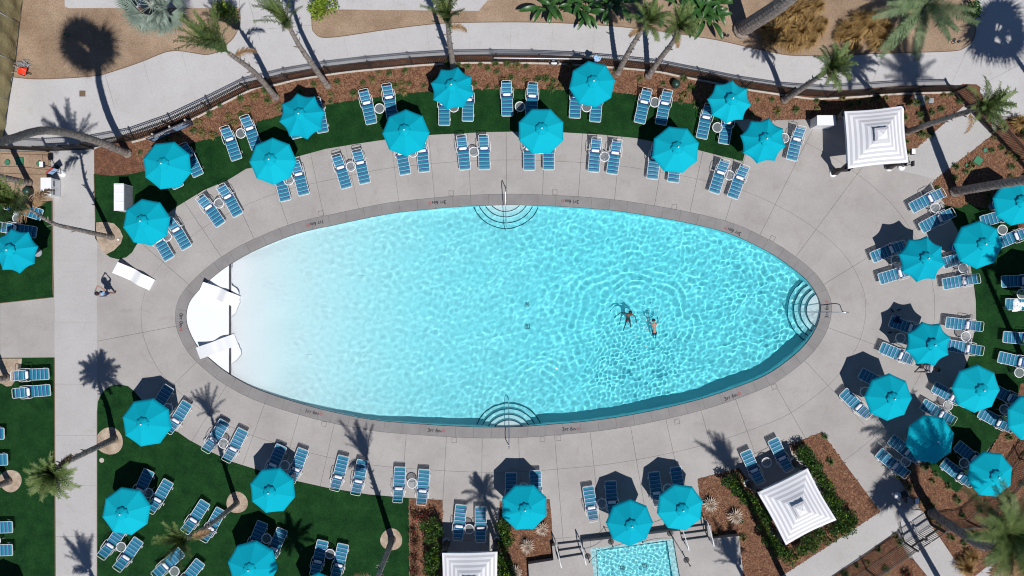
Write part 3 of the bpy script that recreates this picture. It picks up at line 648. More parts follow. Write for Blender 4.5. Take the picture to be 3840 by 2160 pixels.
ROWS = [
 ("on the concrete deck above the pool", [(0,1,1710,1160,1530,900),(0,1,1885,1050,1715,800),(0,1,2225,815,2025,555),(0,1,2400,720,2235,455),(1,1,300,575,210,280),(1,1,485,515,395,220),(1,1,915,445,815,150),(1,1,1100,400,1020,100),(1,1,1505,310,1440,-5),(1,1,1695,285,1655,-25),(1,1,2105,262,2070,-40),(1,1,2300,260,2290,-45),(2,1,175,268,175,-45),(2,1,370,262,370,-50),(2,1,820,285,850,-19),(2,1,1005,305,1055,5),(2,1,1410,355,1455,50),(2,1,1620,388,1670,85),(2,1,2030,495,2140,190),(2,1,2215,545,2340,240),(3,1,235,165,330,-145)]),
 ("on the lawn strip above the pool", [(0,1,1800,440,1640,150),(0,1,2000,320,1840,20),(0,1,2385,160,2260,-155),(1,1,12,50,-105,-235),(1,0,420,1392,330,1080),(1,0,675,1335,600,1010),(1,0,1165,1248,1080,920),(1,0,1375,1195,1315,875),(1,0,1895,1265,1888,935),(1,0,2130,1222,2132,890),(1,0,2530,1170,2520,845),(2,0,190,1185,210,855),(2,0,630,1190,655,865),(2,0,835,1228,865,900),(2,0,1280,1240,1360,915),(2,0,1495,1255,1565,935),(2,0,1905,1395,1985,1080),(2,0,2128,1449,2195,1150)]),
 ("on the lawn at far left beside the walkway", [(0,1,425,718,70,612),(0,1,370,892,5,835),(0,2,495,862,125,885),(0,2,510,1025,125,1062),(0,3,45,15,-330,30),(0,3,80,275,-290,300),(0,3,130,955,-240,985),(0,3,130,1185,-240,1215)]),
 ("in the group at lower left below the pool", [(0,2,1705,990,1515,1262),(0,2,1890,1150,1700,1422),(0,3,2265,-110,2070,185),(0,3,2450,-25,2270,295),(0,3,1505,385,1340,690),(0,3,1700,490,1510,790),(0,3,2070,700,1865,995),(0,3,2230,775,2040,1090),(0,3,1240,960,1015,1258),(0,3,1400,1080,1165,1395),(0,3,1830,1195,1575,1430),(0,3,2020,1300,1800,1570)]),
 ("along the concrete edge below the pool", [(1,3,260,135,115,440),(1,3,480,170,350,490),(1,3,885,240,790,570),(1,3,1076,280,1005,595),(1,3,1450,350,1425,672),(1,3,1695,375,1665,692),(1,3,2065,730,2030,1070),(1,3,2260,748,2260,1085),(1,3,2565,405,2570,730),(2,3,235,385,245,715),(2,3,765,545,820,872),(2,3,990,490,1020,815),(2,3,1425,400,1478,735),(2,3,1645,350,1705,680),(2,3,2345,190,2495,492),(3,3,45,70,215,387)]),
 ("on the lower left lawn near its bottom edge", [(1,3,70,905,-70,1222),(1,3,270,975,120,1305),(1,3,675,1090,588,1425),(1,3,880,1125,800,1455)]),
 ("in the group right of the pool", [(3,1,1435,650,1775,480),(3,1,1535,852,1870,683),(3,1,1040,1148,1385,1010),(3,1,1115,1362,1470,1265),(3,1,1755,1205,2095,1105),(3,1,1755,1412,2130,1350),(3,1,2140,785,2480,690),(3,1,2290,1010,2640,880),(3,1,2345,1385,2700,1372),(3,2,2385,160,2740,175),(3,2,2362,490,2710,522),(3,2,2315,690,2650,765),(3,2,1225,330,1560,440),(3,2,1130,592,1455,725),(3,2,1785,345,2160,390),(3,2,1790,570,2130,628),(3,2,925,850,1235,1010),(3,2,750,1042,1010,1280),(3,2,1660,990,1970,1150)]),
 ("in the group at lower right beside the path", [(3,2,1550,1160,1885,1350),(3,2,2230,1000,2540,1150),(3,2,2125,1245,2430,1400),(3,3,1230,65,1550,305),(3,3,1110,200,1420,450),(3,3,1895,125,2180,340),(3,3,1755,300,2040,510)]),
]
for place_txt, lst in ROWS:
    srt = sorted(lst, key=lambda q: T(q[0], q[1], q[2], q[3])[0])
    for i, q in enumerate(srt): place(*q, f"teal striped lounger, {ORD[i+1] if i+1 < len(ORD) else ('nineteenth','twentieth','twenty-first')[i-18]} from the left {place_txt}")
# ================================================================ PARASOLS
def panel(scallop):
    """one of eight cloth gores, local angle 0..45 deg"""
    R_, n, m_ = 1.28, 8, 7; v_ = []; f_ = []
    for i in range(n+1):
        t = .0+i/n
        for j in range(m_+1):
            a = math.radians(45*j/m_); s = math.sin(math.pi*j/m_)
            straight = math.cos(math.radians(22.5))/math.cos(a-math.radians(22.5))
            rr = R_*t*(1-(1-straight)*(t**.5)) * (1 - (.085*s*t*t if scallop else .008*s*t*t))
            z = .70*(1-t)**1.0 - .018*math.sin(math.pi*t) - (.035 if not scallop else .075)*s*t*(1-.45*t)
            v_.append((rr*math.cos(a), rr*math.sin(a), z))
    for i in range(n):
        for j in range(m_): k = i*(m_+1)+j; f_.append((k, k+m_+1, k+m_+2, k+1))
    # short valance hem
    base = n*(m_+1); b0 = len(v_)
    for j in range(m_+1): p = v_[base+j]; v_.append((p[0]*.997, p[1]*.997, p[2]-.05))
    for j in range(m_): f_.append((base+j, b0+j, b0+j+1, base+j+1))
    mb = MB(); mb.add(v_, f_, M['canopy']); return mb.mesh('canopy_panel', True)
M['canopy2'] = mat('canopy_cloth_faded', (.004, .43, .545), .9, speck=.04, speck_scale=30, bump=.12, bscale=20, spec=.1); M['canopy3'] = mat('canopy_cloth_deep', (.002, .365, .485), .9, speck=.04, speck_scale=30, bump=.12, bscale=18, spec=.1)
PAN = {}
for vr in range(3):
    for sc_k in (0, 1):
        me = panel(bool(sc_k)); me.materials.clear(); me.materials.append(M[('canopy', 'canopy2', 'canopy3')[vr]]); PAN[(sc_k, vr)] = me
def cap_mesh(seed):
    g = random.Random(seed); mb = MB(); v_ = []; f_ = []; n = 40
    ph = [g.uniform(0, 6.28) for _ in range(4)]
    for i, (r, z) in enumerate(((.02, .765), (.12, .72), (.22, .652), (.315, .596), (.33, .555))):
        for j in range(n):
            a = 2*math.pi*j/n; cr = (.35*math.sin(11*a+ph[0])+.4*math.sin(17*a+ph[1])+.3*math.sin(5*a+ph[2]))*.022*(i/3)
            rr = r*(1+.07*math.sin(8*a+ph[3])*(i/4)); v_.append((rr*math.cos(a), rr*math.sin(a), z+cr))
    for i in range(4):
        for j in range(n): f_.append((i*n+j, (i+1)*n+j, (i+1)*n+(j+1) % n, i*n+(j+1) % n))
    mb.add(v_, f_, M['canopy']); return mb.mesh('vent_cap', True)
CAPS = [cap_mesh(s) for s in (1, 2, 3)]
pm = MB(); pm.tube([(0, 0, .05), (0, 0, 2.78)], .024, M['white'], 8); POLE = pm.mesh('pole', True)
pm = MB(); pm.lathe([(.24, 0), (.25, .04), (.22, .08), (.05, .11), (.035, .35)], M['grey'], 20); BASE = pm.mesh('base')
pm = MB(); pm.lathe([(.02, 0), (.042, .02), (.045, .05), (.02, .08), (.004, .085)], M['white'], 10); FIN = pm.mesh('finial', True)
pm = MB(); pm.tube([(.05, 0, .60), (1.26, 0, -.015)], .011, M['white'], 5); RIB = pm.mesh('rib')
pm = MB(); pm.tube([(.34, 0, .460), (.8, 0, .245), (1.285, 0, .004)], .006, M['stitch'], 4); SEAM = pm.mesh('seam')
def parasol(px, py, vx, vy, scal, label, hr=2.12):
    C = W(px, py, hr); V = W(vx, vy, hr); a0 = math.atan2(V.y-C.y, V.x-C.x); t = thing('parasol', label, 'parasol', (C.x, C.y, .03), a0, 'turquoise pool parasols')
    R_ = min(1.36, max(1.2, (V-C).length))/1.28; tilt = Matrix.Rotation(random.uniform(-.035, .035), 4, 'X') @ Matrix.Rotation(random.uniform(-.035, .035), 4, 'Y')
    vr = random.choice((0, 0, 1, 2)); ob('base', BASE, t, (0, 0, 0)); ob('pole', POLE, t, (0, 0, 0))
    for k in range(8):
        o = ob('canopy_panel', PAN[(scal, vr)], t); o.matrix_local = Matrix.Translation((0, 0, hr-.03)) @ tilt @ Matrix.Rotation(math.radians(45*k), 4, 'Z') @ Matrix.Scale(R_, 4)
        o = ob('rib', RIB, t); o.matrix_local = Matrix.Translation((0, 0, hr-.065)) @ tilt @ Matrix.Rotation(math.radians(45*k), 4, 'Z') @ Matrix.Scale(R_*.99, 4)
    o = ob('vent_cap', random.choice(CAPS), t); o.matrix_local = Matrix.Translation((0, 0, hr-.02)) @ tilt
    ob('finial', FIN, t, (tilt @ Vector((0, 0, .73))) + Vector((0, 0, hr)))
def PT(c, r, x, y, c2, r2, vx, vy, s, lab, **k): a = T(c, r, x, y); b = T(c2, r2, vx, vy); parasol(*a, *b, s, lab, **k)
tq = 'turquoise parasol '
PT(0,1,1682,215, 0,1,1610,455, 0, tq+'on the upper left lawn beside the mulch bed')
PT(0,1,1475,787, 0,1,1425,550, 0, tq+'beside the white towel cabinet with three glass panels')
PT(0,1,155,1075, 0,1,110,848, 1, tq+'at left edge on the lawn under the palm')
PT(1,0,463,1170, 1,0,412,937, 1, tq+'in the upper row, leftmost one touching the mulch bed')
PT(1,1,170,173, 1,1,165,-66, 0, tq+'on the lawn edge above the pool, second from the left')
PT(1,0,1508,1335, 1,0,1505,1095, 0, tq+'straddling lawn and deck above the pool, left of centre')
PT(1,0,1975,888, 1,0,2030,668, 1, tq+'with scalloped rim at the foot of the upper middle palm')
PT(2,0,806,846, 2,0,765,613, 0, tq+'beside the white life ring on the fence')
PT(2,0,292,1318, 2,0,385,1093, 0, tq+'directly above the top pool steps')
PT(2,0,1645,1505, 2,0,1575,1270, 0, tq+'on the deck edge above the right pool half')
PT(2,0,2185,1025, 2,0,2215,805, 1, tq+'with scalloped rim on the upper right mulch bed')
parasol(2861, 528, 2882, 443, 1, tq+'left of the lone lounger near the striped cabana')
PT(3,1,1548,1158, 3,1,1600,925, 1, tq+'nearest the right pool end, shadow falling to its left')
PT(3,1,2113,1013, 3,1,2125,768, 0, tq+'right of the pool with a blurry palm shadow on its lower side')
PT(3,1,2490,590, 3,1,2445,822, 0, tq+'at right edge below the horizontal palm trunk')
PT(3,2,1612,562, 3,2,1545,338, 1, tq+'with scalloped rim above the crouching striped person')
PT(3,2,1210,1098, 3,2,1220,858, 0, tq+'lower right of the pool, next to the concrete only')
PT(3,2,2092,1013, 3,2,2105,768, 0, tq+'half on the right lawn, right of the crouching person')
PT(3,3,1632,72, 3,2,1575,1275, 0, tq+'lower right, darkened by the shadow of a palm crown')
PT(3,3,2235,425, 3,3,2165,197, 0, tq+'at lower right with palm fronds hanging over it')
parasol(3860, 1567, 3826, 1485, 0, tq+'cut by the right edge below the middle')
PT(0,2,1478,1351, 0,2,1535,1108, 0, tq+'on the rounded lawn tip at lower left of the pool')
PT(0,3,1272,795, 0,3,1215,555, 0, tq+'on the lower left lawn beside the white walkway')
PT(1,3,167,585, 1,3,235,358, 0, tq+'on the lawn edge below the left half of the pool')
PT(1,3,-33,1340, 1,3,220,1375, 0, tq+'at the bottom edge on the lower left lawn')
PT(1,3,625,1650, 1,3,625,1412, 0, tq+'barely entering the bottom edge, left of the mulch bed')
PT(2,3,125,755, 2,3,215,530, 0, tq+'next to the spiky plants below the pool')
PT(2,3,1183,912, 2,3,1185,672, 0, tq+'overlapping the top edge of the spa')
PT(2,3,1690,757, 2,3,1630,523, 0, tq+'at the right hand stairs of the spa')
parasol(3936, 1080, 3936-86, 1100, 0, tq+'outside the right edge throwing its shadow on the lawn')
parasol(-45, 2300, -45, 2212, 0, tq+'outside the lower left corner throwing its shadow on the lawn')
# ================================================================ SIDE TABLES
def make_table():
    t = thing('side_table', '', 'side table', group='round white side tables')
    mb = MB(); mb.tube([(.265*math.cos(2*math.pi*k/28), .265*math.sin(2*math.pi*k/28), .45) for k in range(28)], .026, M['white'], 6, closed=True); mb.build('rim', t, smooth=True)
    mb = MB(); mb.lathe([(.255, .44), (.255, .448)], M['mesh'], 28); mb.build('tabletop', t)
    for k in range(3):
        a = 2*math.pi*k/3+.4; mb = MB(); mb.tube([(.22*math.cos(a), .22*math.sin(a), .44), (.19*math.cos(a), .19*math.sin(a), .2), (.29*math.cos(a), .29*math.sin(a), .02)], .012, M['white'], 5); mb.build('leg', t, smooth=True)
    return t
TB = make_table(); first_t = [True]
TAB = [("on the deck above the pool", [(0,1,2205,597),(0,1,1680,930),(1,1,955,228),(1,1,330,365),(1,1,1580,85),(1,1,2193,80),(2,1,930,128),(2,1,2185,315),(2,0,290,1500),(3,0,160,1390)]),
 ("on the lawn above the pool", [(0,0,2425,1343),(1,0,1243,1093),(1,0,1990,1080),(2,0,80,1073),(2,0,750,1078),(2,0,1435,1030),(2,0,2065,1283)]),
 ("on the left lawns", [(0,1,180,747),(0,3,1495,613),(0,3,1222,1155),(0,3,1758,1400),(1,3,108,1070),(1,3,745,1225),(0,3,-40,1090)]),
 ("on the deck below the pool", [(0,2,1690,1210),(0,3,2250,113),(1,3,290,335),(1,3,1573,515),(1,3,2143,975),(2,3,905,718),(2,3,1570,570),(2,3,120,560),(2,3,2560,305)]),
 ("right of the pool", [(3,1,1680,640),(3,1,1285,1165),(3,1,2355,863),(3,1,1960,1248),(3,2,2550,60),(3,2,1330,502),(3,2,1987,487),(3,2,975,1045),(3,2,1808,1180),(3,2,2525,850),(3,2,2375,1220),(3,3,1383,300),(3,3,1970,310)])]
for txt, lst in TAB:
    for i, q in enumerate(sorted(lst, key=lambda q: T(*q)[0])):
        p = W(*T(*q), .45); lab = f"round white rimmed side table, {ORD[i+1]} from the left {txt}"; loc = (p.x, p.y, .033)
        if first_t[0]: first_t[0] = False; TB.location = loc; TB['label'] = lab
        else: dup(TB, loc, random.uniform(0, 6), lab)
# white moulded ledge loungers
def ledge(hx, hy, fx, fy, z, label):
    A, B = W(hx, hy, .5), W(fx, fy, .1); d = B-A; rz = math.atan2(d.y, d.x); n = 24; mb = MB(); v_ = []; f_ = []
    def prof(t): return .10+.52*max(0, (1-t/.42))**1.25+.20*math.exp(-((t-.66)/.17)**2)-.02*t
    for i in range(n+1):
        t = i/n; x = 2.08*t; zt = prof(t)
        for y in (-.34, .34): v_ += [(x, y, zt), (x, y, zt-.06)]
    for i in range(n):
        a, b = 4*i, 4*i+4; f_ += [(a, b, b+2, a+2), (a+1, a+3, b+3, b+1), (a, a+1, b+1, b), (a+2, b+2, b+3, a+3)]
    f_ += [(0, 2, 3, 1), (4*n, 4*n+1, 4*n+3, 4*n+2)]; mb.add(v_, f_, M['bplastic'])
    t = thing('ledge_lounger', label, 'lounger', (A.x, A.y, z), rz, 'white moulded ledge loungers'); mb.build('shell', t, smooth=False)
    mb = MB(); mb.box(.25, .55, -.26, .26, 0, .12, M['bplastic']); mb.box(1.1, 1.65, -.26, .26, 0, .13, M['bplastic']); mb.build('foot', t)
ledge(435, 1003, 562, 1065, .006, 'white moulded lounger on the concrete beside the walking person')
ledge(753, 1078, 873, 1125, -.09, 'white moulded lounger on the pool beach entry, upper one')
ledge(743, 1325, 870, 1278, -.09, 'white moulded lounger on the pool beach entry, lower one')
# ================================================================ CABANAS
def cabana(c4, apex, label, k=6.4, hE=2.2, hA=3.05, z0=0, curtains=(0, 1, 2, 3)):
    E_ = [W(*p, hE) for p in c4]; A = W(*apex, hA); cen = sum(E_, Vector())/4; t = thing('cabana', label, 'cabana', (cen.x, cen.y, 0), group='striped cabanas'); o0 = Vector((cen.x, cen.y, 0))
    Ac = Vector((cen.x, cen.y, hA)).lerp(A, .35)
    for i in range(4):
        a, b = E_[i], E_[(i+1) % 4]; n, m_ = 10, 10; v_ = []; f_ = []; ring = []
        for u in range(n+1):
            tt = u/n
            for q in range(m_+1):
                p = a.lerp(b, q/m_).lerp(Ac, 1-tt*1.0 if False else (1-tt)); p = p.copy(); p.z -= .16*math.sin(math.pi*tt)*(1-.35*math.sin(math.pi*q/m_))+.05*math.sin(math.pi*q/m_)*tt; inn = .035*math.sin(math.pi*q/m_)*tt; p = p.lerp(Vector((cen.x, cen.y, p.z)), inn)
                v_.append(p-o0); ring.append(tt*k+.1)
        for u in range(n):
            for q in range(m_): kk = u*(m_+1)+q; f_.append((kk, kk+m_+1, kk+m_+2, kk+1))
        mb = MB(); mb.add(v_, f_, M['stripe']); o = mb.build('roof_panel', t, smooth=True)
        at = o.data.attributes.new('ring', 'FLOAT', 'POINT'); at.data.foreach_set('value', np.array(ring, dtype=np.float32))
        mb = MB(); e = [p for p in v_[-(m_+1):]]; vv2 = [Vector(p)*1.0 for p in e]+[Vector((p[0], p[1], p[2]-.22)) for p in e]
        mb.add(vv2, [(q, q+1, m_+2+q, m_+1+q) for q in range(m_)], M['stripe']); o = mb.build('valance', t, smooth=True)
        at = o.data.attributes.new('ring', 'FLOAT', 'POINT'); at.data.foreach_set('value', np.array([.7]*(2*m_+2), dtype=np.float32))
        # upper tier
    for i in range(4):
        a = Ac.lerp(E_[i], .235); b = Ac.lerp(E_[(i+1) % 4], .235); v_ = []; ring = []; f_ = []
        for u in range(5):
            for q in range(5):
                p = (a.lerp(b, q/4)+Vector((0, 0, .06))).lerp(Ac+Vector((0, 0, .03)), 1-u/4); p.z += .02*math.sin(q*3+u*2.); v_.append(p-o0); ring.append(u/4*.9+.02 if u > 2 else .1)
        for u in range(4):
            for q in range(4): kk = u*5+q; f_.append((kk, kk+5, kk+6, kk+1))
        mb = MB(); mb.add(v_, f_, M['stripe']); o = mb.build('top_tier', t, smooth=True)
        at = o.data.attributes.new('ring', 'FLOAT', 'POINT'); at.data.foreach_set('value', np.array(ring, dtype=np.float32))
    for i in range(4):
        p = Vector((E_[i].x, E_[i].y, 0)).lerp(Vector((cen.x, cen.y, 0)), .03)-o0
        mb = MB(); mb.box(p.x-.03, p.x+.03, p.y-.03, p.y+.03, z0, hE-.02, M['black']); mb.build('post', t)
        mb = MB(); mb.lathe([(.20, 0), (.21, .05), (.17, .09), (.04, .11)], M['bplastic'], 20, (p.x, p.y, z0)); mb.build('post_foot', t)
        if i in curtains:
            mb = MB(); n = 14; v_ = []; f_ = []
            inw = (-p).normalized()
            for u in range(11):
                z = .15+1.95*u/10; ww = .10+.13*abs(u/10-.45)**1.0*1.6
                for j in range(n):
                    a_ = 2*math.pi*j/n; r_ = ww*(1+.22*math.sin(5*a_+u*.3)); v_.append((p.x+inw.x*.08+r_*math.cos(a_), p.y+inw.y*.08+r_*math.sin(a_), z+z0))
            for u in range(10):
                for j in range(n): f_.append((u*n+j, u*n+(j+1) % n, (u+1)*n+(j+1) % n, (u+1)*n+j))
            mb.add(v_, f_, M['curtain']); mb.build('curtain', t, smooth=True)
    return t
cabana([T(3,0,770,1120), T(3,0,1367,1062), T(3,1,1415,185), T(3,1,805,248)], T(3,0,1155,1340), 'grey and white striped cabana at upper right of the pool')
cabana([T(3,3,400,365), T(3,3,690,885), T(3,3,180,1138), T(2,3,2470,610)], T(3,3,335,780), 'grey and white striped cabana set diagonally in the lower right bed')
cabana([T(1,3,1872,1218), T(1,3,2430,1205), T(1,3,2440,1790), T(1,3,1868,1800)], T(1,3,2160,1540), 'grey and white striped cabana cut by the bottom edge')
# ================================================================ TOWEL CABINETS
def cabinet(x0, y0, x1, y1, h, label, kind):
    """x0..y1: top outline in the picture"""
    A, B = W(x0, y0, h), W(x1, y1, h); cx, cy = (A.x+B.x)/2, (A.y+B.y)/2; wx, wy = abs(B.x-A.x)/2, abs(A.y-B.y)/2
    t = thing('towel_cabinet', label, 'cabinet', (cx, cy, .01), group='white towel cabinets')
    mb = MB(); mb.box(-wx+.02, wx-.02, -wy+.02, wy-.02, 0, h-.05, M['bplastic']); mb.build('body', t)
    mb = MB(); mb.box(-wx, wx, -wy, wy, h-.05, h-.01, M['bplastic']); mb.build('top', t)
    if kind == 'glass':
        for k in range(3):
            a = -wy+.05+k*(2*wy-.1)/3; b = a+(2*wy-.1)/3-.04
            mb = MB(); mb.box(wx-.02, wx+.0, a, b, .08, h-.10, M['grey']); mb.build('panel', t); mb = MB(); mb.box(-wx, wx+.01, b+.005, b+.03, h-.01, h+.01, M['bplastic']); mb.build('seam', t)
    elif kind == 'door':
        for k in range(2):
            a = -wy+.05+k*(2*wy-.1)/2; b = a+(2*wy-.1)/2-.04
            mb = MB(); mb.box(wx-.02, wx+.0, a, b, .08, h-.10, M['bplastic']); d = mb.build('door', t); mb = MB(); mb.box(wx, wx+.012, (a+b)/2-.16, (a+b)/2+.16, h-.32, h-.22, M['dark']); mb.build('slot', d)
    else:
        mb = MB(); mb.box(-wx-.0, -wx+.02, -wy+.06, wy-.06, .08, h-.1, M['bplastic']); mb.build('door', t)
cabinet(152, 666, 192, 735, 1.0, 'white towel cabinet with two dark slots beside the left walkway', 'door')
cabinet(427, 688, 464, 790, 1.15, 'white towel cabinet with three grey glass panels on the lawn', 'glass')
cabinet(3064, 432, 3134, 470, 1.1, 'white towel cabinet beside the upper right striped cabana', 'plain')
# ================================================================ STANDS, SIGN, LIFE RING
def stand(bx, by, white, top, label, h=1.25, rz=0):
    p = W(bx, by); t = thing('pole_stand', label, 'stand', (p.x, p.y, .02), rz)
    mb = MB(); mb.lathe([(.20, 0), (.21, .03), (.18, .10 if white else .04), (.05, .15 if white else .06)], M['bplastic'] if white else M['dark'], 22); mb.build('base', t, smooth=False)
    mb = MB(); mb.tube([(0, 0, .05), (0, 0, h)], .022, M['black'], 8); mb.build('pole', t, smooth=True)
    if top == 'box':
        mb = MB(); mb.box(-.11, .11, -.16, .16, h, h+.2, M['dark']); mb.build('box', t); mb = MB(); mb.box(-.10, .10, -.15, .15, h+.2, h+.215, M['white']); mb.build('lid', t)
    elif top == 'sign':
        mb = MB(); mb.box(-.015, .015, -.22, .22, h-.5, h, M['wstrap']); mb.build('sign_panel', t); mb = MB(); mb.box(-.018, .018, -.22, .22, h, h+.16, M['red']); mb.build('sign_header', t)
    else:
        mb = MB(); mb.box(-.03, .03, -.14, .14, h-.1, h+.22, M['dark']); mb.build('head', t)
stand(211, 631, False, 'box', 'black based stand with white lidded box by the left entrance gate')
stand(236, 652, True, 'sign', 'white domed stand with red headed sign above the left towel cabinet', rz=-.9)
stand(3364, 1858, True, 'head', 'white based stand in the palm shadow on the lower right path', h=.9)
stand(3391, 1854, False, 'box', 'black based stand with white box beside the lower right path')
stand(3379, 627, True, 'head', 'white based stand at the lower right corner of the upper cabana')
stand(3378, 584, False, 'box', 'black stand whose box sticks out right of the upper cabana')
# warning sign board
a, b = W(578, 533), W(728, 468); d = b-a; rz = math.atan2(d.y, d.x); t = thing('warning_sign', 'wide dark sign board with white lettering in the upper left mulch bed', 'sign', (a.x, a.y, .03), rz)
Ls = d.length; mb = MB(); mb.box(0, Ls, -.02, .02, .08, 1.05, mat('sign_slate', (.05, .05, .075), .5)); mb.build('board', t)
for x in (.18*Ls, .60*Ls, .98*Ls): mb = MB(); mb.box(x-.045, x+.045, .03, .12, 0, 1.12, M['curb']); mb.build('post', t)
def text(s, size, m, parent=None, loc=(0, 0, 0), rot=(0, 0, 0), name='lettering', align='LEFT', small=False, ext=.002, **kw):
    c = bpy.data.curves.new(name, 'FONT'); c.body = s; c.size = size; c.extrude = ext; c.align_x = align; c.align_y = 'CENTER'; c.materials.append(m); c.offset = .006
    if small:
        c.small_caps_scale = .66
        for i, ch in enumerate(s):
            if ch.islower(): c.body_format[i].use_small_caps = True
    o = bpy.data.objects.new(name, c); COL.objects.link(o); me = bpy.data.meshes.new_from_object(o, depsgraph=bpy.context.evaluated_depsgraph_get()); bpy.data.objects.remove(o)
    return ob(name, me, parent, loc, rot, **kw)
R90 = (math.pi/2, 0, 0)
text('NO LIFEGUARD', .20, M['white'], t, (.06, -.024, .90), R90)
text('ON DUTY', .13, M['white'], t, (.35, -.024, .68), R90); text('POOL RULES', .12, M['white'], t, (1.50, -.024, .92), R90)
for k in range(7):
    mb = MB(); mb.box(1.50, 1.50+random.uniform(.5, .85), -.026, -.021, .77-.09*k, .795-.09*k, M['wstrap']); mb.build('small_print', t)
for k in range(4):
    mb = MB(); mb.box(.10, .10+random.uniform(.7, 1.1), -.026, -.021, .50-.09*k, .525-.09*k, M['wstrap']); mb.build('small_print', t)
# life ring and pole on the fence
p = W(2077, 228, .95); t = thing('life_ring', 'white life ring hanging on the fence under the rescue pole', 'life ring', (p.x, p.y-.08, .95))
mb = MB(); mb.tube([(.245*math.cos(2*math.pi*k/28), 0, .245*math.sin(2*math.pi*k/28)) for k in range(28)], .062, M['bplastic'], 8, closed=True); mb.build('ring', t, smooth=True, loc=(0, 0, 0)).rotation_euler = (.5, 0, 0)
mb = MB()
for k in range(4):
    a_ = math.pi/4+k*math.pi/2; mb.box(-.07, .07, -.068, .068, .18, .31, M['dark'], Matrix.Rotation(.5, 4, 'X') @ Matrix.Rotation(a_, 4, 'Y'))
mb.build('rope_bands', t)
A, B = W(1852, 209, 1.35), W(2184, 213, 1.35); t = thing('rescue_pole', 'long white rescue pole lying along the top of the fence', 'pole', (0, 0, 0))
mb = MB(); A.y -= .12; B.y -= .12; mb.tube([A, A.lerp(B, .85)], .032, M['white'], 8); mb.build('pole', t, smooth=True); mb = MB(); mb.tube([A.lerp(B, .84), B], .02, M['white'], 8); mb.build('pole_tip', t, smooth=True)
def cloth(px, py, r, z, m, label, seed, name='towel'):
    g = random.Random(seed); p = W(px, py, z); n = 14; v_ = []; f_ = []; ph = [g.uniform(0, 6) for _ in range(6)]
    for i in range(6):
        for j in range(n):
            a_ = 2*math.pi*j/n; rr = r*i/5*(1+.22*math.sin(3*a_+ph[0])+.15*math.sin(5*a_+ph[1])); v_.append((rr*math.cos(a_), rr*math.sin(a_), .05+.05*math.sin(4*a_+ph[2]+i)*(1-abs(i-3)/4)+.03*math.cos(i*2+ph[3])-.04*(i == 5)))
    for i in range(5):
        for j in range(n): f_.append((i*n+j, (i+1)*n+j, (i+1)*n+(j+1) % n, i*n+(j+1) % n))
    mb = MB(); mb.add(v_, f_, m); o = mb.build(name, smooth=True, loc=(p.x, p.y, z)); tag(o, label, 'towel')
cloth(*T(3,2,2512,172), .36, .40, M['towel'], 'crumpled white towel on a lounger at the right edge', 4)
cloth(*T(3,2,1300,322), .22, .40, M['navy'], 'dark blue towel thrown on the shaded lounger near the right steps', 5)
cloth(*T(2,0,855,592), .20, 1.45, M['wstrap'], 'small blue and white towel hung on the fence by the life ring', 8)
def flop(c, r, x, y, rot, label):
    p = W(*T(c, r, x, y)); mb = MB(); mb.prism([(.13*math.cos(2*math.pi*k/14)*(1), .048*math.sin(2*math.pi*k/14)*(1+.25*math.cos(2*math.pi*k/14))) for k in range(14)], 0, .02, M['dark']); mb.tube([(.05, .04, .02), (.08, 0, .05), (.05, -.04, .02)], .007, M['dark'], 5); o = mb.build('sandal', loc=(p.x, p.y, .002)); o.rotation_euler = (0, 0, rot); tag(o, label, 'sandal', 'black sandals beside the shaded lounger')
flop(3,2,1250,228,-.9,'black sandal above the shaded lounger, left one'); flop(3,2,1315,220,.25,'black sandal above the shaded lounger, right one'); flop(3,2,1225,447,.2,'black sandal below the shaded lounger, left one'); flop(3,2,1290,452,-.3,'black sandal below the shaded lounger, right one')
# ================================================================ POOL HANDRAILS AND MARKINGS
def rail(pts, label):
    t = thing('grab_rail', label, 'grab rail', (0, 0, 0), group='steel grab rails at the pool steps'); mb = MB(); mb.tube(catmull([Vector(p) for p in pts], 5), .024, M['chrome'], 8); mb.build('rail', t, smooth=True)
    for q in (pts[0], pts[2]): mb = MB(); mb.lathe([(.05, 0), (.05, .012), (.03, .02)], M['chrome'], 12, (q[0], q[1], max(q[2]-.0, -.0)) if q is pts[0] else (q[0], q[1], 0)); mb.build('flange', t)
def railv(x0, y0, x1, y1, label):
    a, b = W(x0, y0), W(x1, y1); L_ = (b-a).length; d = (b-a).normalized(); Z = lambda s, z: a+d*s+Vector((0, 0, z))
    rail([Z(.0, 0), Z(.0, .35), Z(-.02, .80), Z(.12, .93), Z(.40, .93), Z(L_*.55, .62), Z(L_-.2, .12), Z(L_, -.25), Z(L_, -.80)], label)
railv(1896, 704, 1898, 862, 'steel grab rail at the top pool steps')
railv(1909, 1672, 1908, 1508, 'steel grab rail at the bottom pool steps')
railv(3160, 1169, 2968, 1169, 'steel grab rail at the right pool steps')
def marking(c, r, x, y, s, rot):
    p = W(*T(c, r, x, y)); t = thing('depth_marking', f'black {s.upper()} depth marking with small red symbol painted on the coping', 'depth marking', (p.x, p.y, .0), rot, 'depth markings on the coping')
    text(s, .30, M['paint'], t, (-.02, 0, .0025), name='lettering', align='CENTER', small=True, ext=0.001)
    mb = MB(); mb.tube([(.50+.075*math.cos(k*math.pi/8), .075*math.sin(k*math.pi/8), .004) for k in range(16)], .011, M['red'], 4, closed=True); mb.box(.44, .56, -.01, .01, .001, .007, M['red'], Matrix.Translation((.50, 0, 0)) @ Matrix.Rotation(.7, 4, 'Z') @ Matrix.Translation((-.50, 0, 0))); mb.build('no_diving_symbol', t)
    return t
locs = {0: 'left of the top steps', 1: 'right of the top steps', 2: 'top left', 3: 'top right', 4: 'left tip', 5: 'right tip', 6: 'bottom left', 7: 'left of the bottom steps', 8: 'right of the bottom steps', 9: 'bottom right'}
